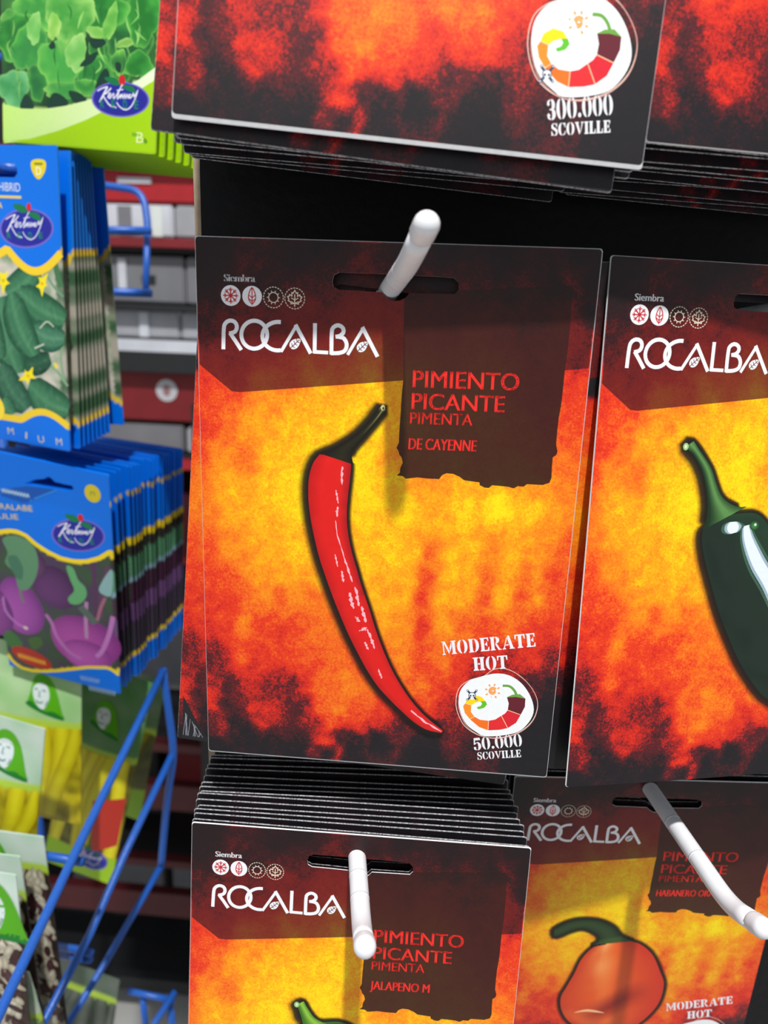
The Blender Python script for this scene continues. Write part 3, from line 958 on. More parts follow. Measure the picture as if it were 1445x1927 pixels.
# ------------------------------------------------------------------ white hooks
def tube(name, pts, r, mat, parent, seg=18, cap=True):
    P = [Vector(p) for p in pts]
    verts, F = [], []
    n = len(P)
    up = Vector((0.3, 0.1, 1)).normalized()
    rr = r if isinstance(r, (list, tuple)) else [r] * n
    for i in range(n):
        t = (P[min(n - 1, i + 1)] - P[max(0, i - 1)]).normalized()
        a = t.cross(up).normalized()
        b = t.cross(a).normalized()
        for k in range(seg):
            q = 2 * math.pi * k / seg
            verts.append(P[i] + (a * math.cos(q) + b * math.sin(q)) * rr[i])
    for i in range(n - 1):
        for k in range(seg):
            F.append((i * seg + k, i * seg + (k + 1) % seg, (i + 1) * seg + (k + 1) % seg, (i + 1) * seg + k))
    if cap:
        F.append(tuple(range(seg))[::-1])
        F.append(tuple((n - 1) * seg + k for k in range(seg)))
    return mesh_object(name, verts, F, mat, parent, smooth=True)

def hook(label, slot, yaw, rise, straight, tip_len, tip_rise, back):
    """white peg: leaves the board, runs through the packet's slot and ends in a bent-up tip"""
    d = Vector((math.sin(yaw), -math.cos(yaw), 0))
    z = Vector((0, 0, 1))
    s = Vector(slot)
    p = [s - d * back - z * back * rise, s, s + d * straight + z * straight * rise]
    q = p[2] + d * tip_len + z * tip_rise
    root = empty('display_hook', Matrix.Translation(p[0]))
    tag(root, label, 'hook')
    L = [p[0] + (p[2] - p[0]) * t for t in np.linspace(0, 0.9, 8)]
    a, b, c = p[0] + (p[2] - p[0]) * 0.9, p[2], p[2] + (q - p[2]) * 0.35
    for t in np.linspace(0, 1, 8)[1:]:
        L.append(a * (1 - t) ** 2 + b * 2 * t * (1 - t) + c * t * t)
    e = p[2] + (q - p[2]) * 0.66
    L.append(e)
    o = tube('rod', [v - p[0] for v in L], 0.0029, M['white'], root)
    t = (q - p[2]).normalized()
    R = 0.0031
    pts, rad = [e - t * 0.0004], [R * 0.98]
    end = q - t * R
    for f in np.linspace(0, 1, 4):
        pts.append(e.lerp(end, f)); rad.append(R)
    for a_ in range(1, 9):
        pts.append(end + t * R * math.sin(a_ * math.pi / 16)); rad.append(max(1e-5, R * math.cos(a_ * math.pi / 16)))
    tube('end_cap', [v - p[0] for v in pts], rad, M['white'], root)
    for f in (0.30, 0.62):
        v = p[1] + (p[2] - p[1]) * f
        tube('sleeve_joint', [v - p[0], v - p[0] + (p[2] - p[1]).normalized() * 0.0006], 0.00293, M['white'], root)

hook('white peg with bent-up tip through the red cayenne packet', (0.0548, 0.0, 1.3890), YAW + 0.10, 0.24, 0.021, 0.019, 0.0080, 0.050)
hook('white peg pointing at the viewer through the JALAPENO M packet', (0.0508, -0.007, 1.2100), YAW, 0.02, 0.030, 0.016, 0.0085, 0.052)
hook('long white peg slanting across the orange habanero packet', (0.1580, 0.041, 1.2100), YAW, 0.0, 0.056, 0.018, 0.008, 0.024)
hook('white peg holding the packet with the dark green pepper', (0.1700, 0.022, 1.3870), YAW + 0.05, 0.1, 0.020, 0.016, 0.0085, 0.042)

# ------------------------------------------------------------------ red cayenne packet and the two behind it
pk = pepper_packet(MAIN, 'seed packet with red cayenne pepper, MODERATE HOT, 50.000 SCOVILLE, in the centre', 0.0007, 0.0, 0.0)
base_parts(pk, pepper_body(pk, 0.0016, None, 0.0006))
icons(pk); brand(pk); title(pk, 'DE CAYENNE', 628); cayenne(pk); badge(pk, '50.000', True, (468, 1350))

flat = Packet(PW, PH, SLOT, 0.0006)
def veiled_heat(u, v):
    # plain packets behind: the smoky header is printed straight onto the sheet
    return heat(u, v) * (0.3 if v < 0.036 else 1.0)
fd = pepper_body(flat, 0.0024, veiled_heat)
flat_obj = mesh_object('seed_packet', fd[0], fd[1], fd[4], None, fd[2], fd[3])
FLAT = flat_obj.data
bpy.data.objects.remove(flat_obj)

def corner_pose(rx, ry, rz, corner, point):
    m = pose(rx, ry, rz, (0, 0, 0), 'euler')
    return Matrix.Translation(Vector(point) - m @ Vector((corner[0], 0, -corner[1]))) @ m
def bare(mat, label, group=None):
    r = tag(empty('seed_packet', mat), label, 'seed packet', group)
    o = bpy.data.objects.new('body', FLAT)
    COL.objects.link(o)
    o.parent = r
    p_ = Packet(PW, PH, SLOT, 0.0006)
    p_.root = r
    v, t = fill(HEADER, [SLOT], 0.004)
    F = [f if (v[f[1]][0] - v[f[0]][0]) * (v[f[2]][1] - v[f[0]][1]) - (v[f[2]][0] - v[f[0]][0]) * (v[f[1]][1] - v[f[0]][1]) > 0 else (f[0], f[2], f[1]) for f in t]
    mesh_object('header_panel', [p_.point(q[0], q[1], 2e-5) for q in v], F, M['fire_header'], r, attrs={'blaze': [heat(*q) for q in v]})
    p_.layer = 3
    return p_
p2 = bare(corner_pose(0.2, 4.6, 0.6, (0, PH), (-0.0121, 0.0046, 1.2411)), 'pepper packet skewed behind the red cayenne packet, its crumpled lower left corner showing')
k = Ink(p2)
k.poly([(0.0015, PH - 0.0004), (0.0012, PH - 0.016), (0.0085, PH - 0.003), (0.0125, PH - 0.0004)], (30, 30, 34))
for i in range(12):
    a = random.uniform(.002, .008)
    k.ribbon([(a, PH - 0.0125 + a * 1.2), (a + random.uniform(-.001, .003), PH - .0015)], 0.00014, (150, 150, 160))
k.build('corner_crease')
bare(corner_pose(0.4, -1.4, 1.5, (PW, PH), (0.1202, 0.0095, 1.2379)), 'pepper packet furthest back on the cayenne hook, peeping out at its right edge')

# ------------------------------------------------------------------ dark green pepper packet at the right edge
RIGHT = pose(-4.18, -0.04, 15.01, (0.1141, 0.0075, 1.3991))
pk = pepper_packet(RIGHT, 'seed packet with dark green pepper at the right edge of the picture', 0.0010, 0.0010)
base_parts(pk, pepper_body(pk, 0.0018))
icons(pk); brand(pk); title(pk, None, 0)
RA = tracer(RIGHT, 1050, 440, 395 / 1359)
RB = tracer(RIGHT, 1050, 960, 395 / 1410)

def green_pepper(pk, body_l, body_r, stem_l, stem_r, shine, dark=(24, 40, 30), light=(40, 84, 48), stem=((20, 44, 22), (96, 146, 78)), bead=None):
    halo(pk, body_l + body_r[::-1] + stem_r[1:] + stem_l[::-1][:-1], 0.0026, pk.root, (-0.0008, 0.0006), 0.97, 0.5)
    k = Ink(pk)
    def skin(s, t):
        c = mixc(dark, light, max(0, (t - .35)) * .7 * (1 - s * .5))
        n = noise.noise(Vector((s * 9, t * 5, 2)))
        return mixc(c, (14, 20, 18), max(0, n) * .5)
    k.strip(body_l, body_r, 70, 16, skin)
    for pts, wd in shine:
        P = catmull(pts, 26)
        for q, cc in ((1.5, (58, 92, 72)), (1.1, (150, 172, 186)), (0.75, (222, 230, 244))):
            k.ribbon(P, wd * q, cc, taper=lambda t_: math.sin(math.pi * (0.06 + t_ * 0.88)) ** 0.5)
    if bead:
        k.ellipse(bead, 0.0016, 0.0015, (70, 140, 72), 20, edge=(20, 60, 28))
        k.ellipse((bead[0] + .0003, bead[1] - .0003), 0.0004, 0.0004, (230, 240, 235), 10)
    top_ = 4.8e-5 + k.k * 3e-6 + 3e-6
    p = k.build('pepper_picture')
    k = Ink(pk)
    k.strip(stem_l, stem_r, 50, 10, lambda s, t: mixc(mixc(stem[0], stem[1], 1 - abs(t - .62) / .5), stem[1], (s - .9) * 6 if s > .9 else 0))
    k.ellipse(stem_l[-1], 0.0009, 0.0011, (150, 190, 120), 14)
    k.ellipse(stem_l[-1], 0.0004, 0.0006, (210, 226, 190), 12)
    k.build('pepper_stem', parent=p, base=top_)

green_pepper(pk,
    [RB(p) for p in ((985, 85), (950, 130), (943, 200), (960, 320), (1000, 480), (1050, 660), (1110, 820), (1190, 1000), (1270, 1130), (1340, 1220), (1420, 1275), (1560, 1330), (1680, 1350))],
    [RB(p) for p in ((1130, 20), (1300, 15), (1395, 105), (1480, 230), (1560, 380), (1640, 560), (1710, 740), (1770, 920), (1810, 1080), (1810, 1200), (1780, 1290), (1740, 1340), (1700, 1352))],
    [RA(p) for p in ((905, 1915), (935, 1850), (945, 1750), (935, 1640), (910, 1530), (865, 1440), (812, 1375))],
    [RA(p) for p in ((1195, 1758), (1140, 1760), (1075, 1730), (1030, 1680), (1000, 1600), (965, 1500), (862, 1340))],
    [([RB(1235, 95), RB(1250, 190), RB(1310, 340), RB(1390, 480), RB(1450, 640), RB(1480, 760)], 0.0052), ([RB(1150, 70), RB(1148, 105), RB(1152, 145)], 0.0052)],
    bead=RB(1290, 95))
copies(FLAT, [RIGHT @ Matrix.Translation((0.0025, 0.004, -0.0016))], 'pepper packet hidden behind the dark green pepper packet', None)

# ------------------------------------------------------------------ JALAPENO M packet with a deep stack behind it
LOW = pose(-5.06, 0.9, 2.04, (-0.0033, -0.0088, 1.219))
pk = pepper_packet(LOW, 'JALAPENO M seed packet at the front of the lower stack', 0.0008, 0.0)
base_parts(pk, pepper_body(pk, 0.0018))
icons(pk); brand(pk); title(pk, 'JALAPENO M', 640)
LA = tracer(LOW, 340, 1380, 670 / 1445)
green_pepper(pk,
    [LA(p) for p in ((540, 1172), (490, 1190), (450, 1240), (440, 1330), (460, 1430), (500, 1520), (560, 1600))],
    [LA(p) for p in ((580, 1165), (650, 1165), (715, 1195), (750, 1260), (750, 1350), (700, 1480), (600, 1600))],
    [LA(p) for p in ((500, 1190), (492, 1150), (480, 1115), (472, 1095))],
    [LA(p) for p in ((600, 1175), (548, 1150), (520, 1115), (500, 1082))],
    [([LA(600, 1190), LA(610, 1240), LA(620, 1300)], 0.004)], (40, 84, 34), (80, 130, 46), ((58, 106, 20), (146, 196, 66)))
rnd = random.Random(11)
mats = []
s = 0.0
for i in range(14):
    s += (0.0016, 0.0030, 0.0022, 0.0026, 0.0020, 0.0030, 0.0018, 0.0026, 0.0030, 0.0036, 0.0040, 0.0030, 0.0030, 0.0030)[i]
    t = i / 13
    v = Vector((-0.0033, -0.0088, 1.219)) + INWARD * s + Vector((rnd.uniform(-.0006, .0006), 0, rnd.uniform(-.0006, .0006)))
    mats.append(pose(-5.06 * (1 - t * .8), 0.9 * (1 - t) + rnd.uniform(-.45, .45), 2.04 + 3.0 * t, v))
copies(FLAT, mats, '# packet edge counting back from the JALAPENO M packet in its stack', 'packets stacked behind the JALAPENO M packet')

# ------------------------------------------------------------------ habanero packet, lower right
LOWR = pose(4.35, -0.64, 4.04, (0.1060, 0.0393, 1.2132))
pk = pepper_packet(LOWR, 'HABANERO seed packet with an orange lantern pepper, lower right', 0.0010, 0.0)
base_parts(pk, pepper_body(pk, 0.0018))
icons(pk); brand(pk); title(pk, 'HABANERO ORANGE', 840); badge(pk, '300.000', True, (430, 1500))
HB = tracer(LOWR, 940, 1430, 505 / 1445)
hl = [HB(p) for p in ((560, 985), (500, 1000), (440, 1060), (400, 1140), (360, 1210), (328, 1270), (332, 1340), (370, 1400), (440, 1442), (520, 1470), (590, 1478))]
hr = [HB(p) for p in ((640, 965), (700, 965), (760, 985), (820, 1040), (860, 1130), (880, 1200), (852, 1300), (785, 1380), (710, 1435), (640, 1470), (600, 1480))]
sl = [HB(p) for p in ((495, 985), (530, 965), (520, 930), (450, 900), (385, 912), (320, 940), (292, 945))]
sr = [HB(p) for p in ((712, 965), (650, 935), (610, 890), (540, 858), (450, 850), (370, 865), (292, 905))]
halo(pk, hl + hr[::-1] + sr[:1] + sr[1:] + sl[::-1], 0.0022, pk.root, (0, 0), 0.95, 0.5)
k = Ink(pk)
def lantern(s, t):
    c = mixc((206, 60, 24), (234, 92, 30), math.sin(math.pi * t))
    c = mixc(c, (246, 150, 70), max(0, noise.noise(Vector((s * 5, t * 4, 1)))) * .9 * (1 if t < .6 else .3))
    if s < .5 and .05 < t < .6:
        c = mixc(c, (252, 176, 104), (1 - abs(t - .32) / .28) * (1 - s / .5) * 1.1 * (.75 + .6 * noise.noise(Vector((s * 9, t * 7, 5)))))
    dip = .60 + .08 * math.sin(t * 5 + .6)
    if abs(s - dip) < .12:
        c = mixc(c, (140, 26, 18), (1 - abs(s - dip) / .12) * max(0, math.sin(math.pi * min(1, max(0, (t - .12) / .8)))) * .95)
    if t > .62:
        c = mixc(c, (204, 44, 26), (t - .62) * 1.8)
    return c
k.strip(hl, hr, 50, 20, lantern)
k.ribbon([HB(400, 1352), HB(470, 1340), HB(560, 1352)], 0.0014, (250, 190, 140), smooth=12, taper=lambda q: math.sin(math.pi * (.05 + q * .9)))
top_ = 4.8e-5 + k.k * 3e-6 + 3e-6
p = k.build('pepper_picture')
k = Ink(pk)
k.strip(sl, sr, 40, 10, lambda s, t: mixc((18, 38, 22), (58, 84, 36), t * (1 - t) * 2.6 + (.4 if s < .15 else 0)))
k.build('pepper_stem', parent=p, base=top_)
copies(FLAT, [LOWR @ Matrix.Translation((0.0005, 0.003, 0.0005)), LOWR @ Matrix.Translation((-0.0008, 0.006, -0.0006))], '# pepper packet tucked behind the orange habanero packet', 'packets behind the habanero packet')

# ------------------------------------------------------------------ top stack, 300.000 SCOVILLE
TOP = pose(-6.76, 3.32, 4.94, (0.0126, -0.0079, 1.5824))
pk = pepper_packet(TOP, 'pepper seed packet marked 300.000 SCOVILLE at the front of the top stack', 0.0010, 0.0)
base_parts(pk, pepper_body(pk, 0.0018, None, 0.0009))
badge(pk, '300.000', False, (465, 1515))
rnd = random.Random(5)
mats = [corner_pose(-6.6, 5.0, 4.9, (0, PH), at_y(284, 243, -0.0252))]
for i in range(12):
    t = i / 11
    q = Vector((0.0040, -0.0270, 1.4242)) + INWARD * (0.005 + 0.047 * t) + Vector((rnd.uniform(-.003, .002) - 0.006 * t, 0, rnd.uniform(-.0012, .0014)))
    mats.append(corner_pose(-6 + 5.0 * t, 3.2 + rnd.uniform(-1.3, 1.6), 4.9 + 3 * t, (0, PH), q))
copies(FLAT, mats, '# black packet edge counting back from the 300.000 SCOVILLE packet', 'packets stacked behind the 300.000 SCOVILLE packet')

# ------------------------------------------------------------------ top right stack
TR0 = Vector((0.1152, -0.0120, 1.4238))
pk = pepper_packet(corner_pose(-6, 2.0, 8.5, (0, PH), TR0), 'pepper seed packet cut off by the top right corner of the picture', 0.0016, 0.0)
base_parts(pk, pepper_body(pk, 0.0018))
mats = []
for i in range(12):
    t = i / 11
    q = TR0 + INWARD * (0.004 + 0.052 * t) + Vector((rnd.uniform(-.002, .002) - 0.003 * t, 0, rnd.uniform(-.0014, .0010) - 0.003 * t))
    mats.append(corner_pose(-6 + 5 * t, 2.0 + rnd.uniform(-1.2, 1.2), 8.5, (0, PH), q))
copies(FLAT, mats, '# black packet edge counting back from the top right corner packet', 'packets stacked in the top right corner')

# ------------------------------------------------------------------ blue wire rack with vegetable packets
BLUE, YEL = (0, 112, 226), (246, 214, 30)

def veg_logo(k, q, s):
    """oval brand mark: blue oval, green leaves, red ball, white script, green capitals"""
    def oval(rx, ry, c0, c1):
        n = 40
        k.add([q(165, 545)] + [q(165 + rx * math.cos(2 * math.pi * i / n), 545 + ry * math.sin(2 * math.pi * i / n)) for i in range(n)],
              [(0, 1 + i, 1 + (i + 1) % n) for i in range(n)], [lin(c0)] + [lin(c1)] * n)
    oval(160, 120, (34, 36, 140), (120, 104, 204))
    oval(150, 110, (22, 38, 158), (40, 40, 150))
    g = (18, 118, 70)
    k.poly([q(*p) for p in ((78, 402), (118, 398), (155, 415), (168, 448), (130, 450), (100, 432))], g, smooth=20)
    k.poly([q(*p) for p in ((172, 452), (205, 448), (238, 462), (250, 500), (215, 490), (188, 472))], g, smooth=20)
    k.ellipse(q(176, 416), 17 * s, 22 * s, (206, 30, 44), 18)
    wht = (236, 238, 248)
    for pts, t_ in (([(96, 462), (74, 512), (50, 566)], 8), ([(40, 492), (66, 474), (96, 462)], 5), ([(116, 470), (88, 506), (70, 516), (84, 552), (108, 588), (142, 602)], 6),
                    ([(94, 536), (112, 514), (106, 504), (98, 526), (108, 540), (122, 514), (130, 510), (127, 540), (140, 526), (158, 488), (178, 444)], 5), ([(146, 486), (182, 478)], 4),
                    ([(160, 484), (148, 540), (158, 530), (167, 510), (164, 540), (176, 510), (178, 538), (190, 508), (192, 538), (204, 508), (206, 534), (216, 520), (220, 506), (211, 520), (218, 536), (232, 514), (238, 500)], 5),
                    ([(238, 500), (240, 524), (256, 496), (262, 480), (244, 545), (220, 596), (190, 614), (160, 594), (144, 566)], 5)):
        k.ribbon([q(*p) for p in pts], t_ * s, wht, smooth=30)
    for ch, x in zip('REDE', (64, 126, 190, 252)):
        k.text(ch, q(x - 11, 606), q(x + 11, 606), 34 * s, (20, 128, 88), 0.02)

def veg_packet(W, H, colour, slot=None, bulge=0.002, step=0.0018):
    pk = Packet(W, H, slot, bulge, 0.0, 0.0, 0.0008)
    b = pk.body_mesh(step, M['kink'], M['kink'], 'col', lambda u, v: lin(colour(u, v)))
    return pk, b

def as_mesh(b):
    o = mesh_object('seed_packet', *b[:2], b[4], None, b[2], b[3])
    me = o.data
    bpy.data.objects.remove(o)
    return me

def n2(u, v, f=200.0, z=0.0):
    return noise.noise(Vector((u * f, v * f, z)))

# --- cucumber packets
CW, CH = 0.085, 0.157
def cuc_colour(u, v):
    d = CW - u
    top = 0.049 + 0.0105 * math.sin(math.pi * min(1.0, d / 0.036)) if d < 0.036 else 0.049 + 0.006 * math.sin((d - 0.036) * 90)
    bot = 0.1415 - 0.0065 * math.sin(math.pi * min(1, d / 0.034))
    if v < top:
        return BLUE if d > 0.0005 else (30, 120, 214)
    if v < top + 0.0042:
        return (232, 196, 40)
    if v > bot + 0.0038:
        return BLUE
    if v > bot:
        return (236, 200, 40)
    n = n2(u, v, 90) + 0.5 * n2(u, v, 260, 4)
    if d < 0.004:
        s = noise.noise(Vector((0.3, v * 130, 7)))
        return mixc((176, 170, 156), (62, 96, 66), 0.5 + s * 1.6)
    return mixc((206, 198, 186), (108, 138, 104), 0.35 + n * .8)
def band(k, W, H, top, lower, base_col, line_col, th_top, th_low, slot=None, pale=None):
    """crisp printed fields above the upper wave and below the lower one, each with its stripe"""
    U = np.linspace(0.0004, W - 0.0004, 40)
    k.poly([(U[0], .0006), (U[-1], .0006)] + [(u, top(u)) for u in U[::-1]], base_col, [slot] if slot else [], 0.006)
    k.ribbon([(u, top(u) + th_top / 2) for u in U], th_top, line_col)
    k.build('upper_field', M['kink'])
    k = Ink(k.pk)
    k.poly([(u, lower(u)) for u in U] + [(U[-1], H - .0006), (U[0], H - .0006)], base_col, (), 0.006)
    k.ribbon([(u, lower(u) - th_low / 2) for u in U], th_low, line_col)
    k.build('lower_field', M['kink'])
def cuc_top(u):
    d = CW - u
    return 0.049 + 0.0105 * math.sin(math.pi * d / 0.036) if d < 0.036 else 0.049 + 0.006 * math.sin((d - 0.036) * 90)
def cuc_low(u):
    return 0.1453 - 0.0065 * math.sin(math.pi * min(1, (CW - u) / 0.034))
cslot = [(x, y) for x, y in ((0.028, 0.0095), (0.030, 0.0085), (0.056, 0.0085), (0.058, 0.0105), (0.058, 0.0135), (0.056, 0.0155), (0.030, 0.0155), (0.028, 0.0145))]
CUC = pose(0.5, 2.59, -16.83, (-0.2107, 0.2068, 1.4609), 'euler')
pk, b = veg_packet(CW, CH, cuc_colour, cslot)
CME = as_mesh(b)
pk.root = tag(empty('seed_packet', CUC), 'blue cucumber seed packet, front of its stack on the wire rack', 'seed packet')
o = bpy.data.objects.new('body', CME); COL.objects.link(o); o.parent = pk.root
T = tracer(CUC, 0, 260, 400 / 1285)
k = Ink(pk)
def cucumber(a, b_, wd, c0=(22, 74, 50), c1=(84, 146, 104)):
    a, b_ = np.array(T(*a)), np.array(T(*b_))
    d = b_ - a
    L = np.linalg.norm(d)
    d = d / L
    nr = np.array([-d[1], d[0]])
    bend = wd * 0.25
    Lp, Rp = [], []
    for i in range(13):
        s_ = i / 12
        r = wd * (math.sin(math.pi * (0.04 + 0.92 * s_)) ** 0.38) * (1 if s_ > .12 else .8)
        c = a + d * L * s_ + nr * bend * math.sin(math.pi * s_)
        Lp.append(c - nr * r); Rp.append(c + nr * r)
    k.strip(Lp, Rp, 26, 9, lambda s_, t_: mixc(mixc(c0, c1, math.sin(math.pi * t_) ** 1.2 * (.75 + .25 * math.sin(t_ * 26))), (150, 186, 150), max(0, noise.noise(Vector((s_ * 30, t_ * 9, wd * 900)))) * .35))
mm = 0.0031 * 1.0 / 36 * 3.1
def vine(pts, wd, c=(128, 164, 128)):
    k.ribbon([T(*p) for p in pts], wd, c, smooth=18)
vine([(230, 780), (160, 900), (90, 960)], .0016); vine([(260, 780), (330, 900), (385, 960)], .0014, (110, 150, 120)); vine([(330, 730), (350, 830), (370, 900)], .0035, (70, 116, 76))
vine([(120, 1290), (230, 1340), (330, 1390), (410, 1500)], .0016); vine([(380, 1250), (370, 1340), (390, 1460)], .0014); vine([(0, 1330), (60, 1420)], .002, (60, 100, 70))
cucumber((55, 940), (235, 775), .0085); cucumber((130, 925), (392, 1100), .0098); cucumber((205, 1150), (388, 1215), .0080, (24, 78, 56), (96, 152, 118))
cucumber((130, 1370), (310, 1330), .0062, (16, 56, 40), (50, 100, 72)); cucumber((20, 960), (122, 1420), .0118); cucumber((80, 940), (218, 1316), .0100); cucumber((-60, 1000), (10, 1330), .0105)
cucumber((15, 1370), (170, 1640), .0105, (20, 66, 48), (72, 128, 96)); cucumber((185, 1490), (412, 1650), .0110); cucumber((35, 1570), (80, 1670), .0075)
vine([(250, 1150), (290, 1110), (330, 1140)], .0007, (196, 206, 180)); vine([(220, 1270), (275, 1245)], .0009, (190, 200, 180))
for cx, cy, r in ((35, 862, 50), (262, 880, 46), (182, 1436, 48), (342, 1376, 16)):
    P = []
    for i in range(10):
        a = i * math.pi / 5 + .3
        rr = r * (1.25 if i % 2 == 0 else .55) * (1 + .3 * math.sin(i * 5.1 + cx))
        P.append(T(cx + rr * .8 * math.cos(a), cy + rr * 1.1 * math.sin(a)))
    k.poly(P, (244, 224, 20), smooth=24)
    k.ellipse(T(cx, cy), r * .00002, r * .00002, (222, 176, 0), 12)
k.build('cucumber_picture', M['kink'])
k = Ink(pk)
band(k, CW, CH, cuc_top, cuc_low, BLUE, (240, 204, 44), .0042, .0038, cslot)
k = Ink(pk)
k.poly([T(*p) for p in ((190, 140), (232, 126), (275, 140), (276, 190), (256, 232), (234, 250), (212, 232), (190, 186))], (226, 206, 40), smooth=30)
k.text('D', T(220, 222), T(250, 222), 0.0040, (240, 240, 230))
k.ribbon([T(208, 155), T(258, 156)], .0010, (120, 130, 40))
k.build('letter_badge', M['kink'])
k = Ink(pk)
veg_logo(k, lambda x, y: T(x, y), 0.000092)
k.build('brand_logo', M['kink'])
k = Ink(pk)
k.text('HIBRID', T(-4, 318), T(124, 324), .0044, (220, 230, 240))
k.ribbon([T(-120, 350), T(130, 358)], .0013, (226, 204, 110))
k.text('A', T(-6, 425), T(18, 426), .0032, YEL)
for ch, x, y in (('M', 70, 1788), ('I', 160, 1814), ('U', 252, 1838), ('M', 360, 1854)):
    k.text(ch, T(x - (18 if ch != 'I' else 5), y), T(x + (18 if ch != 'I' else 5), y + 4), .0042, (206, 200, 160))
k.ellipse(T(-14, 1630), .0062, .0072, (250, 220, 60), 22)
k.build('lettering', M['kink'])
C0, C1 = (0.5, 2.59, -16.83, (-0.2107, 0.2068, 1.4609)), (-0.1, 1.0, -17.0, (-0.2110, 0.246, 1.4585))
def lerp_pose(A, B, t):
    p = [a + (b_ - a) * t for a, b_ in zip(A[:3], B[:3])]
    return pose(*p, Vector(A[3]).lerp(Vector(B[3]), t), 'euler')
copies(CME, [lerp_pose((-1.3, 1.4, -17, (-0.2104, 0.2203, 1.4594)), (0.6, -0.4, -17, (-0.2165, 0.2560, 1.4600)), i / 7) for i in range(8)],
       '# thin cucumber packet edge counting back from the front cucumber packet', 'cucumber packets on the rack')
copies(CME, [pose(0.89, -1.04, -17, (-0.2149, 0.2685, 1.4623), 'euler')], 'rearmost cucumber packet, standing apart at the back of its hook', 'cucumber packets on the rack')

# --- kohlrabi packets
KW, KH = 0.080, 0.157
KOH = pose(11.35, 7.27, -6.22, (-0.1892, 0.1859, 1.2996), 'euler')
T = tracer(KOH, 0, 800, 400 / 1445)
wave = sorted(T(*p) for p in ((-160, 760), (-60, 725), (0, 722), (70, 712), (130, 718), (190, 745), (250, 795), (340, 850), (430, 893), (520, 915), (600, 918), (680, 900), (750, 858)))
wave2 = sorted(T(*p) for p in ((-60, 1480), (50, 1545), (90, 1610), (150, 1650), (220, 1668), (300, 1672), (400, 1665), (500, 1652), (600, 1640), (730, 1645), (770, 1665), (812, 1702)))
def koh_colour(u, v):
    w1 = float(np.interp(u, [p[0] for p in wave], [p[1] for p in wave]))
    w2 = float(np.interp(u, [p[0] for p in wave2], [p[1] for p in wave2]))
    if u > KW - 0.0022:
        s = v / KH
        for lim, c in ((.10, BLUE), (.13, (210, 190, 50) if u > KW - .001 else BLUE), (.31, BLUE), (.345, YEL), (.40, (52, 48, 46)), (.495, (84, 142, 104)), (.52, (130, 170, 186)), (.62, (70, 36, 62)), (.71, (112, 76, 128)), (.86, (66, 56, 74)), (.89, YEL), (1.1, BLUE)):
            if s < lim:
                return c
    if v < w1 - .0014:
        return mixc(BLUE, (0, 96, 200), max(0, n2(u, v, 60)))
    if v < w1 + .0014:
        return YEL
    if v > w2 + .0012:
        return BLUE
    if v > w2 - .0012:
        return YEL
    n = n2(u, v, 70) + .5 * n2(u, v, 200, 3)
    return mixc((74, 58, 84), (58, 84, 56), .45 + n * .9)
kslot = [T(*p) for p in ((170, 395), (230, 370), (300, 365), (325, 348), (350, 362), (372, 385), (430, 400), (490, 412), (502, 435), (470, 450), (330, 425), (200, 405))]
pk, b = veg_packet(KW, KH, koh_colour, kslot, 0.003)
KME = as_mesh(b)
pk.root = tag(empty('seed_packet', KOH), 'blue and purple kohlrabi seed packet, front of its thick stack', 'seed packet')
o = bpy.data.objects.new('body', KME); COL.objects.link(o); o.parent = pk.root
k = Ink(pk)
def bulb(c, rx, ry, c0=(120, 50, 130), c1=(176, 84, 176), rot=0.0):
    cx, cy = T(*c)
    n, m = 30, 8
    pts, cols, F = [(cx, cy)], [lin(mixc(c0, c1, .8))], []
    for j in range(1, m + 1):
        for i in range(n):
            a = 2 * math.pi * i / n
            r = j / m
            rad = 1 + .03 * math.sin(3 * a + cx * 900)
            pts.append((cx + rx * r * rad * math.cos(a), cy + ry * r * rad * math.sin(a)))
            sh = .75 - .25 * math.cos(a) * r - .6 * r ** 3 + .25 * math.sin(a) * r
            cols.append(lin(mixc(c0, c1, sh)))
    for i in range(n):
        F.append((0, 1 + i, 1 + (i + 1) % n))
        for j in range(m - 1):
            F.append((1 + j * n + i, 1 + (j + 1) * n + i, 1 + (j + 1) * n + (i + 1) % n, 1 + j * n + (i + 1) % n))
    k.add(pts, F, cols)
mmpp = 0.0001075
bulb((390, 1090), .0150, .0150, (66, 34, 76), (104, 56, 112)); bulb((250, 930), .008, .010, (70, 40, 76), (110, 66, 110))
def kstem(pts, wd, c):
    k.ribbon([T(*p) for p in pts], wd, c, smooth=16)
kstem([(640, 920), (650, 1060), (660, 1300)], .0030, (84, 52, 86)); kstem([(740, 960), (700, 1120), (690, 1300)], .0030, (96, 60, 90))
bulb((150, 1230), .0170, .0215); bulb((-40, 1260), .0140, .02, (100, 44, 112), (150, 74, 150))
kstem([(20, 1160), (40, 1260), (120, 1340), (190, 1370)], .0020, (186, 110, 190)); kstem([(150, 1100), (160, 1160), (175, 1200)], .0022, (116, 116, 110))
for P, c in (([(20, 770), (120, 745), (230, 800), (275, 900), (265, 1010), (210, 1100), (140, 1100), (110, 1000), (40, 930), (60, 860)], (92, 140, 104)), ([(60, 900), (120, 880), (170, 960), (160, 1040), (110, 1010)], (66, 116, 90)),
             ([(465, 945), (510, 960), (545, 1040), (590, 1090), (600, 1150), (560, 1200), (500, 1200), (480, 1160), (520, 1110), (490, 1030)], (96, 164, 106)), ([(20, 1420), (80, 1400), (160, 1480), (120, 1520), (60, 1500)], (60, 110, 54)), ([(200, 1450), (280, 1430), (300, 1480), (240, 1520)], (70, 100, 50)),
             ([(680, 1100), (760, 980), (760, 1150), (710, 1150)], (136, 176, 176))):
    k.poly([T(*p) for p in P], c, smooth=36)
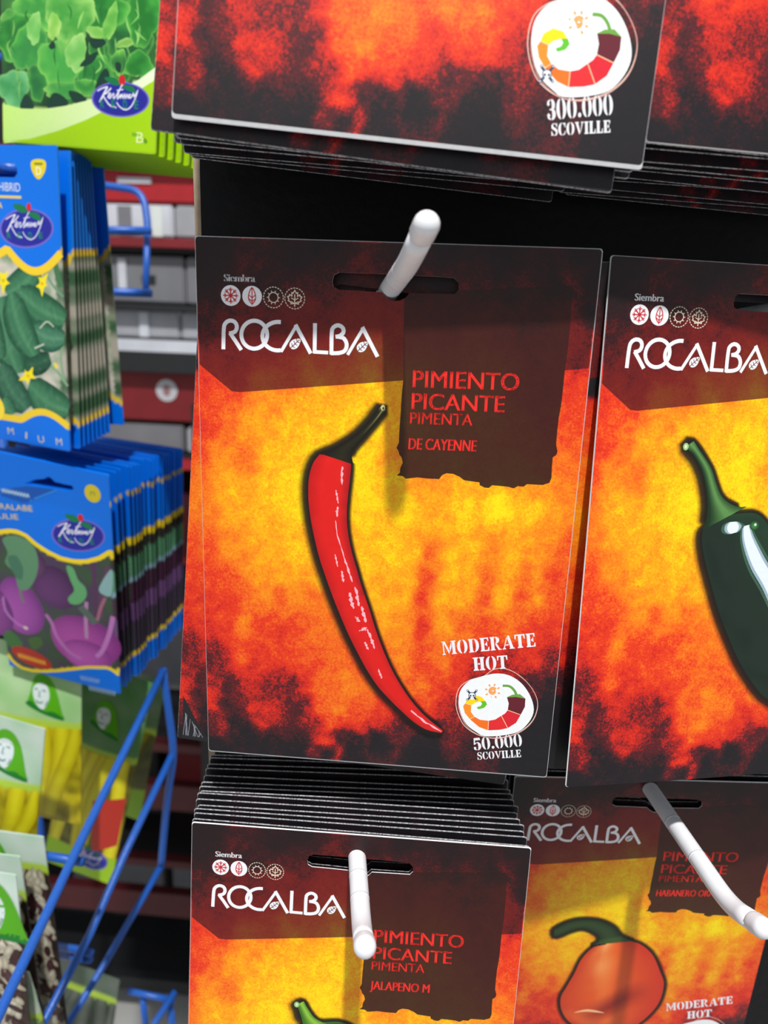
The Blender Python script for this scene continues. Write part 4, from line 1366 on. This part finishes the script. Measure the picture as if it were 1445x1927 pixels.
bulb((585, 1465), .0235, .0200, (126, 46, 124), (186, 84, 170)); bulb((600, 1560), .0170, .0125, (132, 54, 132), (188, 92, 178))
kstem([(330, 1270), (370, 1330), (400, 1420), (480, 1530), (560, 1580)], .0026, (180, 110, 178)); kstem([(770, 1300), (745, 1420), (700, 1530), (660, 1570)], .0030, (186, 118, 186)); kstem([(600, 1190), (596, 1300), (600, 1440)], .0024, (176, 130, 170))
kstem([(560, 1220), (620, 1290), (660, 1340)], .005, (84, 100, 92)); kstem([(720, 1170), (690, 1240), (670, 1320)], .0020, (160, 100, 120))
k.ellipse(T(625, 1650), .0036, .0020, (214, 204, 184), 18); k.ellipse(T(185, 1370), .0018, .0012, (220, 210, 200), 14)
k.build('kohlrabi_picture', M['kink'])
k = Ink(pk)
wu, wv, xu, xv = [p[0] for p in wave], [p[1] for p in wave], [p[0] for p in wave2], [p[1] for p in wave2]
band(k, KW, KH, lambda u: float(np.interp(u, wu, wv)) - .0012, lambda u: float(np.interp(u, xu, xv)) + .0012, BLUE, (244, 214, 30), .0028, .0024, kslot)
k = Ink(pk)
k.ellipse(T(218, 1578), .0146, .0072, (178, 44, 30), 34, 0.18)
k.ribbon([T(125 + i * 9, 1560 + i * 2.6 + (12 if i % 2 else -12)) for i in range(22)], .0011, (240, 170, 40))
k.build('red_oval', M['kink'])
k = Ink(pk)
veg_logo(k, lambda x, y: T(360 + (x - 5) * 1.11, 588 + (y - 390) * 0.90 + (x - 5) * 0.10), 0.000105)
k.build('brand_logo', M['kink'])
k = Ink(pk)
k.ellipse(T(630, 465), .0050, .0056, (208, 190, 40), 22)
k.ribbon([T(620, 480), T(616, 455), T(640, 455), T(644, 480)], .0008, (150, 150, 60))
k.text('KARALABE', T(-80, 560), T(228, 585), .0038, (226, 206, 110))
k.text('GULIE', T(-60, 630), T(135, 638), .0036, (226, 206, 110))
for x0, x1, y0 in ((550, 690, 1712), (605, 800, 1784)):
    n = int((x1 - x0) / 9)
    k.ribbon([T(x0 + i * 9, y0 + i * 2.0 + (14 if i % 2 else -14)) for i in range(n)], .0008, (150, 180, 220))
k.build('lettering', M['kink'])
k = Ink(pk)
k.poly([T(*p) for p in ((0, 440), (180, 415), (400, 440), (190, 525), (150, 525), (10, 478))], (16, 84, 176))
k.ribbon([T(200, 515), T(390, 440)], .0012, (40, 130, 230))
k.ribbon([T(10 + i * 10, 440 + i * 2.2 + (9 if i % 2 else -9)) for i in range(20)], .0009, (170, 200, 226))
k.build('hang_flap', M['kink'])
K0, K1 = (9.5, 6.4, -8.5, (-0.1950, 0.2020, 1.2970)), (-1.05, 1.44, -17.0, (-0.2148, 0.3986, 1.2708))
rnd = random.Random(4)
mats = []
for i in range(21):
    t = i / 20
    m_ = lerp_pose(K0, K1, t ** 0.92)
    mats.append(Matrix.Translation((rnd.uniform(-.0009, .0009), 0, rnd.uniform(-.0012, .0012))) @ m_)
copies(KME, mats, '# thin blue and purple edge counting back from the front kohlrabi packet', 'kohlrabi packets stacked on the rack')

# --- lettuce packets
LW, LH = 0.100, 0.157
LET = pose(0.0, 5.66, -16.99, (-0.1586, 0.2057, 1.6199), 'euler')
T = tracer(LET, 0, 0, 400 / 1445)
lw1 = sorted(T(*p) for p in ((-60, 690), (22, 705), (150, 740), (300, 745), (450, 725), (600, 690), (720, 650), (850, 600), (950, 545), (1030, 480), (1100, 430)))
lw2 = sorted(T(*p) for p in ((-60, 962), (22, 960), (200, 945), (400, 890), (600, 815), (760, 735), (900, 650), (1030, 560), (1100, 520)))
def let_colour(u, v):
    a = float(np.interp(u, [p[0] for p in lw1], [p[1] for p in lw1]))
    b_ = float(np.interp(u, [p[0] for p in lw2], [p[1] for p in lw2]))
    if u > LW - 0.0015:
        return (150, 192, 40)
    if v > b_:
        return (166, 214, 4)
    if v > a:
        return mixc((192, 234, 110), (228, 246, 200), u / LW)
    return mixc((24, 62, 36), (70, 140, 60), .4 + n2(u, v, 80))
pk, b = veg_packet(LW, LH, let_colour, None, 0.0025)
LME = as_mesh(b)
pk.root = tag(empty('seed_packet', LET), 'green lettuce seed packet with lime band at the top left', 'seed packet')
o = bpy.data.objects.new('body', LME); COL.objects.link(o); o.parent = pk.root
k = Ink(pk)
rnd = random.Random(21)
def leaf(cx, cy, rx, ry, ang, c0, c1):
    n, m = 36, 6
    ph = rnd.uniform(0, 6)
    pts, cols, F = [T(cx, cy)], [lin(c0)], []
    for j in range(1, m + 1):
        for i in range(n):
            a = 2 * math.pi * i / n
            r = j / m
            wob = 1 + (.10 * math.sin(3 * a + ph) + .06 * math.sin(7 * a + ph * 2) + .02 * math.sin(15 * a)) * r
            x, y = rx * r * wob * math.cos(a), ry * r * wob * math.sin(a)
            X, Y = cx + x * math.cos(ang) - y * math.sin(ang), cy + x * math.sin(ang) + y * math.cos(ang)
            pts.append(T(X, Y))
            nn = noise.noise(Vector((X * .02, Y * .02, ph)))
            s_ = r ** 2 * (.6 + .4 * math.sin(a * 2 + ph)) + nn * .5
            c = mixc(c0, c1, s_)
            if r > .95:
                c = mixc(c, (176, 222, 120), .35)
            cols.append(lin(c))
    for i in range(n):
        F.append((0, 1 + i, 1 + (i + 1) % n))
        for j in range(m - 1):
            F.append((1 + j * n + i, 1 + (j + 1) * n + i, 1 + (j + 1) * n + (i + 1) % n, 1 + j * n + (i + 1) % n))
    k.add(pts, F, cols)
for q_ in range(16):
    tone = rnd.random()
    leaf(rnd.uniform(40, 1010), rnd.uniform(-40, 560), rnd.uniform(60, 110), rnd.uniform(80, 150), rnd.uniform(-.5, .6), mixc((30, 104, 44), (78, 166, 62), tone), mixc((64, 160, 62), (160, 218, 112), tone))
GA, GB, GC = (34, 118, 44), (78, 178, 66), (124, 204, 84)
for cx, cy, rx, ry, an, a, b_ in ((900, 300, 150, 200, .2, (30, 96, 48), GB), (980, 120, 110, 200, .1, GA, GB), (700, 80, 180, 150, 0, GA, GB), (300, 60, 190, 160, .2, (60, 150, 62), GC), (500, 120, 170, 170, 0, (70, 158, 62), (160, 214, 110)), (110, 250, 130, 170, .3, GA, GB), (220, 330, 140, 170, .2, (52, 140, 64), GB),
                              (950, 440, 90, 90, .4, GA, GB), (860, 300, 60, 30, -.3, (120, 180, 80), (170, 214, 110)), (820, 430, 50, 90, .1, (50, 120, 56), GC), (640, 500, 90, 130, .5, (40, 124, 54), GB), (100, 600, 110, 130, 0, (64, 150, 84), (120, 196, 130)), (270, 560, 70, 130, 0, (36, 112, 56), GB),
                              (430, 440, 160, 170, .1, (70, 166, 70), GC), (540, 370, 70, 130, .15, (110, 188, 88), (176, 222, 130)), (470, 620, 170, 55, 0, (60, 150, 66), (130, 196, 90)), (680, 230, 70, 40, .2, (120, 190, 80), (180, 220, 130)), (390, 190, 45, 90, .1, (130, 196, 80), (180, 224, 120)), (250, 200, 50, 110, .1, (110, 190, 90), (170, 222, 130)), (770, 160, 40, 130, .25, (96, 176, 70), (150, 210, 100)), (600, 600, 80, 60, .2, (54, 140, 60), GC)):
    leaf(cx, cy, rx, ry, an, a, b_)
for q_ in range(30):   # pale ribs and dark folds on the leaves
    x_, y_ = rnd.uniform(60, 980), rnd.uniform(-20, 560)
    k.ribbon([T(x_, y_), T(x_ + rnd.uniform(-26, 26), y_ + 45), T(x_ + rnd.uniform(-46, 46), y_ + rnd.uniform(90, 150))], rnd.uniform(.0005, .0013), mixc((150, 212, 110), (34, 104, 48), rnd.choice((0, .25, 1))), smooth=10, taper=lambda z: math.sin(math.pi * (.05 + .9 * z)))
for P in ([(350, 320), (385, 290), (400, 330), (370, 345)], [(630, 280), (720, 275), (735, 310), (660, 340)], [(800, 430), (835, 440), (830, 500), (800, 480)], [(140, 735), (185, 640), (240, 735)], [(330, 735), (370, 640), (430, 650), (480, 700), (450, 725)], [(480, 625), (560, 640), (600, 690), (520, 705)], [(560, 460), (620, 390), (690, 360), (640, 440)], [(660, 620), (690, 520), (740, 470), (760, 540), (720, 600)]):
    k.poly([T(*p) for p in P], (22, 60, 46), smooth=20)
k.build('lettuce_picture', M['kink'])
k = Ink(pk)
U = np.linspace(0.0004, LW - 0.0004, 40)
f1 = lambda u: float(np.interp(u, [p[0] for p in lw1], [p[1] for p in lw1]))
f2 = lambda u: float(np.interp(u, [p[0] for p in lw2], [p[1] for p in lw2]))
V_, C2, F2 = [], [], []
for i, u in enumerate(U):
    V_ += [(u, f1(u)), (u, f2(u) + .001)]
    C2 += [lin(mixc((196, 236, 120), (236, 248, 214), i / 39))] * 2
    F2 += [(2 * i, 2 * i + 1, 2 * i + 3, 2 * i + 2)] if i < 39 else []
k.add(V_, F2, C2)
k.poly([(u, f2(u)) for u in U] + [(U[-1], LH - .0006), (U[0], LH - .0006)], (164, 212, 4), (), 0.006)
k.build('lime_band', M['kink'])
k = Ink(pk)
veg_logo(k, lambda x, y: T(635 + (x - 5) * 1.2, 524 + (y - 390) * 1.0 + (x - 165) * 0.02), 0.000112)
k.build('brand_logo', M['kink'])
k = Ink(pk)
k.text('B', T(928, 972), T(978, 974), .0052, (226, 244, 170))
k.ribbon([T(900, 912), T(935, 918)], .0016, (120, 180, 30)); k.ribbon([T(980, 945), T(998, 972)], .0018, (90, 150, 20))
k.build('eco_mark', M['kink'])
INL = Vector((0.2924, 0.9563, 0.0))
copies(LME, [LET @ Matrix.Translation((0.0016 * i, 0.0046 * i, -0.0004 * i)) for i in range(1, 11)], '# lime green edge counting back from the front lettuce packet', 'lettuce packets on the rack')

# --- wire rack
rack = empty('wire_rack', Matrix.Translation((-0.13, 0.27, 0.0)))
tag(rack, 'blue powder-coated wire rack with slanting arms at the left', 'wire rack')
OFF = Vector((0.13, -0.27, 0.0))
def wire(name, pts, r=0.0026, smooth=0):
    P = [at(*p) + OFF for p in pts]
    if smooth:
        P = [Vector(p) for p in catmull([tuple(p) for p in P], smooth)]
    return tube(name, P, r, M['blue'], rack, 12)
wire('slanting_arm', [(307, 1262, .55), (241, 1400, .495), (144, 1600, .43), (0, 1905, .355), (-60, 2030, .33)])
wire('slanting_arm', [(325, 1418, .565), (238, 1600, .52), (169, 1758, .48), (80, 1927, .44), (20, 2040, .42)])
wire('slanting_arm', [(304, 1628, .60), (194, 1819, .55), (127, 1927, .52), (80, 2010, .50)])
wire('slanting_arm', [(329, 1866, .62), (290, 1927, .60), (250, 1990, .58)])
wire('upright', [(306, 1258, .55), (316, 1330, .555), (326, 1416, .565), (318, 1480, .575), (311, 1540, .585), (303, 1632, .60)], 0.0028, 20)
wire('upright', [(318, 1876, .625), (328, 1960, .63), (330, 2100, .65)], 0.0028)
wire('cross_bar', [(40, 1600, .445), (91, 1611, .445), (155, 1622, .434)])
wire('cross_bar', [(102, 1780, .50), (140, 1786, .492), (172, 1794, .485)])
wire('cross_bar', [(102, 1795, .505), (140, 1801, .497), (170, 1806, .488)])
wire('cross_bar', [(241, 1865, .62), (280, 1873, .62), (329, 1883, .62)])
wire('cross_bar', [(268, 1870, .625), (276, 1960, .63)])
lo = [(120, 346, .62), (180, 348, .62), (225, 353, .62), (255, 360, .62), (270, 378, .62), (276, 410, .62), (278, 436, .62)]
wire('wire_loop', lo, 0.0030, 40)
wire('wire_loop', [(277, 434, .62), (276, 490, .62), (274, 552, .62)], 0.0028)
wire('cross_bar', [(130, 432, .61), (200, 433, .61), (284, 434, .61)], 0.0032)
wire('cross_bar', [(140, 548, .61), (205, 549, .61), (285, 552, .61)], 0.0034)
wire('hanger_rod', [(-30, 312, .40), (10, 316, .40), (41, 320, .40)], 0.0034)
def hanger(start, end):
    tube('hanger_rod', [Vector(start) + OFF, Vector(end) + OFF], 0.0022, M['blue'], rack, 10)
POST = Vector((-0.335, 0.445, 0.0))
for st, en in ((CUC @ Vector((0.043, -0.002, -0.0118)), at(185, 433, .61)), (KOH @ Vector((0.048, 0.012, -0.0135)), at(270, 880, .67)), (LET @ Vector((0.05, 0.056, -0.010)), at(200, 120, .62))):
    hanger(en + (st - en).normalized() * 0.02, en)
    tube('back_rail', [en + OFF, Vector((POST.x, POST.y, en.z)) + OFF], 0.003, M['blue'], rack, 10)
tube('back_post', [Vector((-0.335, 0.445, 0.0)) + OFF, Vector((-0.335, 0.445, 1.75)) + OFF], 0.005, M['blue'], rack, 12)

# --- bean bags
def bag_colour_fn(kind):
    def f(u, v):
        return kind(u, v)
    return f
def face_logo(k, q):
    """woman in a green headscarf: scarf, pale face, simple features"""
    g0, g1 = (84, 168, 24), (28, 120, 44)
    k.poly([q(*p) for p in ((95, 575), (140, 536), (200, 545), (250, 600), (290, 690), (330, 830), (345, 862), (250, 840), (200, 820), (120, 790), (60, 770), (75, 690))], g0, smooth=40)
    k.poly([q(*p) for p in ((40, 780), (80, 755), (130, 790), (200, 825), (260, 820), (340, 860), (330, 880), (200, 850), (90, 810))], g1, smooth=30)
    k.poly([q(*p) for p in ((108, 628), (150, 606), (196, 618), (222, 670), (222, 730), (200, 790), (170, 812), (130, 780), (100, 720), (92, 665))], (214, 226, 228), smooth=34)
    ln = (122, 146, 138)
    k.ribbon([q(105, 662), q(130, 656)], .0012, ln); k.ribbon([q(165, 660), q(195, 666)], .0012, ln)
    k.ribbon([q(148, 668), q(144, 712), q(158, 716)], .0009, ln)
    k.ribbon([q(122, 748), q(148, 764), q(178, 752)], .0013, ln, smooth=10)
    k.ribbon([q(215, 740), q(196, 782)], .0014, (150, 170, 165))

def bean_bag(label, corners, W, H, header, beans, hd_col, logo=None, base=(206, 190, 30), foot=None, clear_bottom=None, group=None, mottled=False):
    """plastic seed bag: printed header above a picture of pods; corners = TL and TR points, bottom hangs down"""
    tl, tr_, bl = corners
    x = (tr_ - tl).normalized()
    zd = (bl - tl)
    zd = (zd - x * zd.dot(x)).normalized()
    y = zd.cross(x)   # into the bag
    y = -y if y.dot(Vector((0, 1, 0))) < 0 else y
    R = Matrix((x, y, -zd)).transposed().to_4x4()
    mat = Matrix.Translation(tl) @ R
    def colour(u, v):
        if v < header:
            return mixc(hd_col, (max(0, hd_col[0] - 30), hd_col[1] - 12, max(0, hd_col[2] - 30)), .5 + n2(u, v, 60))
        if v < header + 0.006:
            return (176, 206, 70)
        if foot and v > H - foot[0]:
            return foot[1]
        return mixc(base, tuple(c * .6 for c in base), .4 + n2(u, v, 120))
    pk, b = veg_packet(W, H, colour, None, 0.006, 0.003)
    pk.layer = 20
    pk.root = tag(empty('seed_bag', mat), label, 'seed bag', group)
    mesh_object('body', b[0], b[1], b[4], pk.root, b[2], b[3])
    k = Ink(pk)
    rnd = random.Random(len(label))
    y0, y1 = header + 0.005, H - (foot[0] if foot else 0.004)
    n = int(W / 0.0088) if not mottled else 0
    if mottled:
        for q_ in range(int(W * (y1 - y0) / 0.0000085)):
            u_, v_ = rnd.uniform(.003, W - .003), rnd.uniform(y0 + .002, y1 - .002)
            c_ = mixc((64, 40, 40), (96, 60, 62), rnd.random()) if rnd.random() < .38 else mixc((196, 186, 160), (222, 216, 196), rnd.random())
            k.ellipse((u_, v_), rnd.uniform(.0035, .006), rnd.uniform(.0015, .0024), c_, 12, rnd.uniform(.7, 2.2), tuple(x * .72 for x in c_))
    for i in range(n):
        u0 = (i + .5) * W / n + rnd.uniform(-.002, .002)
        lean = rnd.uniform(-.020, -.004)
        wd = rnd.uniform(.0046, .0062)
        c0, c1 = beans
        C_pts = [(u0 + lean * s_ + .004 * math.sin(3 * s_ + i), y0 + (y1 - y0) * s_) for s_ in np.linspace(0, 1, 7)]
        Lp = [(min(W - .001, max(.001, p[0] - wd)), p[1]) for p in C_pts]
        Rp = [(min(W - .0005, max(.0015, p[0] + wd)), p[1]) for p in C_pts]
        sh = rnd.uniform(.85, 1.0)
        k.strip(Lp, Rp, 24, 6, lambda s_, t_: tuple(c * sh for c in mixc(c0, c1, math.sin(math.pi * t_) * (.8 + .3 * noise.noise(Vector((s_ * 8, i, 0)))))))
    k.build('pod_picture', M['kink'])
    if logo:
        k = Ink(pk)
        lx, ly, ls = logo
        face_logo(k, lambda a, b__: (lx + (a - 190) * ls, ly + (b__ - 690) * ls))
        k.build('headscarf_logo', M['kink'])
    return pk

YB = ((206, 186, 14), (248, 242, 44))
GRN = (176, 206, 160)
def tri(p0, d0, p1, d1, p2, d2):
    return at(*p0, d0), at(*p1, d1), at(*p2, d2)
bean_bag('yellow bean bag hanging behind the kohlrabi packet, green header', tri((-70, 1190), .50, (172, 1235), .49, (-110, 1570), .55), 0.085, 0.135, 0.052, YB, (178, 208, 160), (0.060, 0.034, 0.00009))
bean_bag('yellow bean bag nearest the left edge with tilted white header', tri((-120, 1312), .46, (104, 1378), .45, (-150, 1660), .50), 0.074, 0.100, 0.040, YB, (196, 212, 200), (0.052, 0.022, 0.000092))
pk = bean_bag('yellow bean bag with lime foot between the slanting blue arms', tri((150, 1240), .56, (296, 1290), .555, (96, 1690), .62), 0.060, 0.190, 0.066, YB, (110, 148, 106), (0.030, 0.040, 0.000085), (120, 116, 20), (0.026, (160, 204, 30)))
k = Ink(pk)
k.poly([(0.034, 0.112), (0.058, 0.104), (0.0585, 0.150), (0.040, 0.163)], (196, 52, 36))
k.build('red_patch', M['kink'])
k = Ink(pk)
veg_logo(k, lambda x, y: (0.040 + (x - 165) * 0.0000875, 0.170 + (y - 545) * 0.0000875), 0.0000875)
k.build('brand_logo', M['kink'])
bean_bag('dull yellow bean bag at the back, right of the slanting arms', tri((215, 1250), .64, (318, 1285), .635, (180, 1600), .70), 0.048, 0.150, 0.050, ((120, 110, 14), (178, 168, 30)), (120, 140, 110), None, (90, 90, 20), (0.035, (134, 178, 30)))
BR = ((62, 44, 40), (206, 196, 170))
WH = (214, 224, 220)
bean_bag('brown and white bean bag with white header, rearmost of the lower left three', tri((-110, 1550), .445, (88, 1576), .435, (-130, 1900), .49), 0.066, 0.150, 0.020, BR, WH, (0.034, 0.014, 0.00006), (60, 46, 40), mottled=True)
bean_bag('brown and white bean bag with white header, middle of the lower left three', tri((-150, 1590), .425, (53, 1614), .415, (-170, 1900), .46), 0.062, 0.140, 0.022, BR, WH, (0.034, 0.016, 0.00007), (60, 46, 40), mottled=True)
bean_bag('white-headed bean bag with bright green scarf, frontmost at the left edge', tri((-160, 1620), .405, (53, 1650), .395, (-190, 1900), .43), 0.060, 0.120, 0.034, BR, WH, (0.048, 0.022, 0.00011), (64, 48, 40), (0.014, (160, 206, 40)), mottled=True)
bean_bag('pale bag with lime corner in the bottom left corner', tri((-80, 1815), .43, (74, 1832), .42, (-90, 2050), .47), 0.046, 0.10, 0.030, ((110, 140, 90), (170, 196, 150)), (196, 206, 196), None, (120, 150, 90), (0.05, (150, 200, 40)))
bean_bag('dim grey-green bag low behind the slanting blue arms', tri((80, 1790), .66, (236, 1850), .65, (60, 2060), .72), 0.075, 0.12, 0.024, ((70, 84, 66), (132, 140, 128)), (104, 112, 104), None, (70, 84, 66))
